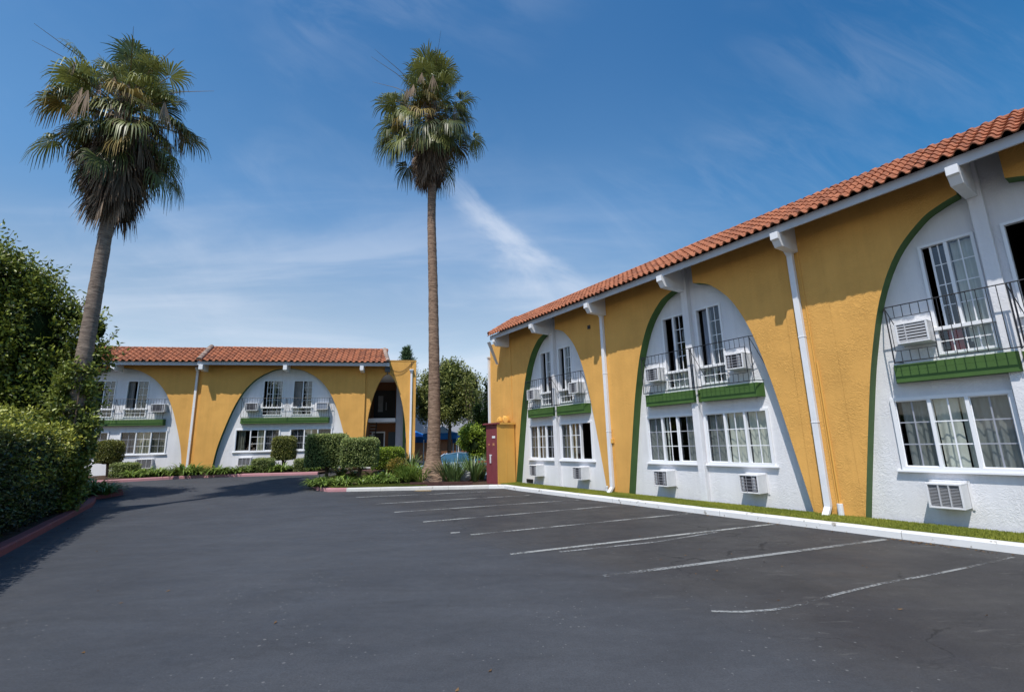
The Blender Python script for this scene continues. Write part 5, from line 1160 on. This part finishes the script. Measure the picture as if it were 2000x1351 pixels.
for x, z in ((-2.15, 1.45), (-1.62, 1.5)):
    b = MB(); b.box(x - .03, x + .03, 22.6, 22.66, -.2, z); b.box(x - .04, x + .04, 22.59, 22.67, z, z + .02); b.build('fence_post', M_TRIM, label='white post left of the thin one by the citrus tree' if x < -2 else 'thin white post closest to the maroon locker', cat='post')

# ------------------------------------------------------------------ utility locker, bench
UL = empty('utility_locker', pR(15.34, -9.62, .10), math.atan2(nR[1], nR[0]) - math.pi / 2, 'tall maroon fronted locker with yellow painted side against the wall end', 'locker')
# local: x along -dR?, y towards the lot
def ul(u, w): return (u - 15.34, w + 9.62)
sgx = 1 if (math.cos(UL.rotation_euler.z) * dR[0] + math.sin(UL.rotation_euler.z) * dR[1]) > 0 else -1
b = MB(); b.box(sgx * -.39, sgx * .39, -.39, .36, 0, 2.16); b.build('body', M_YPAINT, UL, bevel=.006)
b = MB(); b.box(sgx * -.392, sgx * .395, .361, .39, 0, 2.16)
b.box(sgx * .02, sgx * .03, .391, .394, 0, 2.16); b.build('door', M_MAR, UL)
b = MB(); b.box(sgx * -.41, sgx * -.393, -.38, .385, .0, 2.16); b.box(sgx * -.418, sgx * -.411, -.02, .01, .02, 2.14); b.box(sgx * -.42, sgx * -.41, .35, .40, 0, 2.16); b.build('side_panel', M_YPAINT, UL)
b = MB(); b.box(sgx * -.45, sgx * .52, -.40, .47, 2.161, 2.22); b.build('lid', M_MAR, UL, bevel=.006)
b = MB(); b.box(sgx * -.458, sgx * -.451, -.40, .30, 2.155, 2.225); b.build('lid_edge', M_YPAINT, UL)
b = MB(); b.box(sgx * .14, sgx * -.02, .396, .41, 1.02, 1.06); b.box(sgx * .09, sgx * .04, .396, .43, .75, 1.05); b.build('handle', M_AC, UL)
b = MB(); b.box(sgx * -.05, sgx * -.27, .396, .399, 1.66, 1.74); b.build('notice', M_TRIM, UL)
M_ST = mat('faded_sticker', (.45, .20, .10), .7); b = MB(); b.box(sgx * -.08, sgx * -.22, .396, .399, 1.38, 1.48); b.build('sticker', M_ST, UL); b = MB(); b.box(sgx * .25, sgx * .12, .396, .399, 1.40, 1.46); b.build('sticker', M_ST, UL)
b = MB(); q = Vector(pR(15.45, -9.75, 2.33))
def lump(b, c, r, seed):
    bm = bmesh.new(); bmesh.ops.create_icosphere(bm, subdivisions=2, radius=1); base = len(b.v); rr = random.Random(seed)
    for v in bm.verts: k = 1 + .12 * math.sin(v.co.x * 7 + seed) + rr.uniform(-.12, .12); b.v.append((c[0] + v.co.x * r[0] * k, c[1] + v.co.y * r[1] * k, max(c[2] + v.co.z * r[2] * k, 2.325)))
    for f in bm.faces: b.f.append([base + v.index for v in f.verts]); b.mi.append(0); b.tone.append(1.)
    bm.free()
lump(b, (q.x - .06, q.y + .10, q.z + .08), (.11, .15, .17), 2); lump(b, (q.x + .17, q.y - .05, q.z + .10), (.17, .16, .17), 5)
b.build('cloth_bundle', M_YPAINT, label='crumpled yellow bundle lying on top of the maroon locker', cat='bundle')
BE = empty('slatted_bench', (-1.05, 20.6, .1), R(4), 'red slatted bench end showing left of the maroon locker', 'bench')
for k, z in enumerate((.29, .47, .66)): b = MB(); b.box(-.52 + .06 * (k == 0) * -1, .7, -.02 - .03 * k, .02 - .03 * k, z, z + .09); b.build('slat', M_RED, BE, bevel=.006)
for x in (-.35, .6):
    b = MB(); b.box(x - .03, x + .03, .02, .07, 0, .78); b.box(x - .03, x + .03, .07, .5, .36, .41); b.box(x - .03, x + .03, .45, .5, 0, .36); b.build('leg', M_WOODB, BE)
b = MB()
b.build_ = None
for k in range(3): s_ = MB(); s_.box(-.5, .7, .1 + k * .13, .2 + k * .13, .412, .44); s_.build('slat', M_RED, BE)
# pale rock and paving beside the entrance wall
b = MB(); bm = bmesh.new(); bmesh.ops.create_icosphere(bm, subdivisions=3, radius=1); rr = random.Random(4)
for v in bm.verts: k = 1 + .15 * math.sin(v.co.x * 4) * math.cos(v.co.z * 5) + rr.uniform(-.05, .05); b.v.append((v.co.x * .28 * k, v.co.y * .25 * k, v.co.z * .24 * k))
for f in bm.faces: b.f.append([v.index for v in f.verts]); b.mi.append(0); b.tone.append(1.)
bm.free(); o = b.build('rock', mat('grey_rock', (.36, .37, .36), .9, .2, vary=(8, .25), bump=(14, .8, .03)), label='pale rock between sword leaved plants near the bench', cat='rock', smooth=True); o.location = (pL(1.85, 18.9)[0], pL(1.85, 18.9)[1], .35)
bed('pavement', [pL(-3, 25.6), pL(.8, 25.2), pL(.8, 27.3), pL(-3, 27.3)], .14, M_CONC, .0, kind='structure')

# dry leaves blown against the kerbs
M_DRY = leaf_mat('dry_leaves', (.22, .13, .06), (.09, .05, .025), .8, .2, .1)
pts = []
for u_, w_, n_, sx, sy in ((2.75, -9.02, 60, .22, .05), (2.2, -9.02, 25, .3, .05), (5.5, -9.03, 30, 1.2, .05), (9.5, -9.03, 40, 2., .06), (4.0, -7.0, 26, 3., 1.5), (12., -8.0, 20, 2.5, .8), (10, -2., 26, 6., 3.)):
    for k in range(n_): pts.append(pR(u_ + rng.normal(0, sx), min(w_ + abs(rng.normal(0, sy)), 2.2)))
for k in range(70): pts.append(pR(rng.uniform(6, 19), 2.35 - abs(rng.normal(0, .12))))
P = np.array(pts); P[:, 2] = gz(P[:, 0], P[:, 1]) + .008; D = unit(np.concatenate([rng.normal(size=(len(P), 2)), np.full((len(P), 1), .15)], 1)); U = unit(np.cross(D, np.tile([0, 0, 1.], (len(P), 1))) + rng.normal(0, .2, (len(P), 3)))
V, F = quads(P, D, U, rng.uniform(.02, .055, len(P)), rng.uniform(.012, .028, len(P))); t = rng.random(len(P)); np_mesh('fallen_leaves', V, F, M_DRY, tone=np.concatenate([t, t]), kind='stuff')
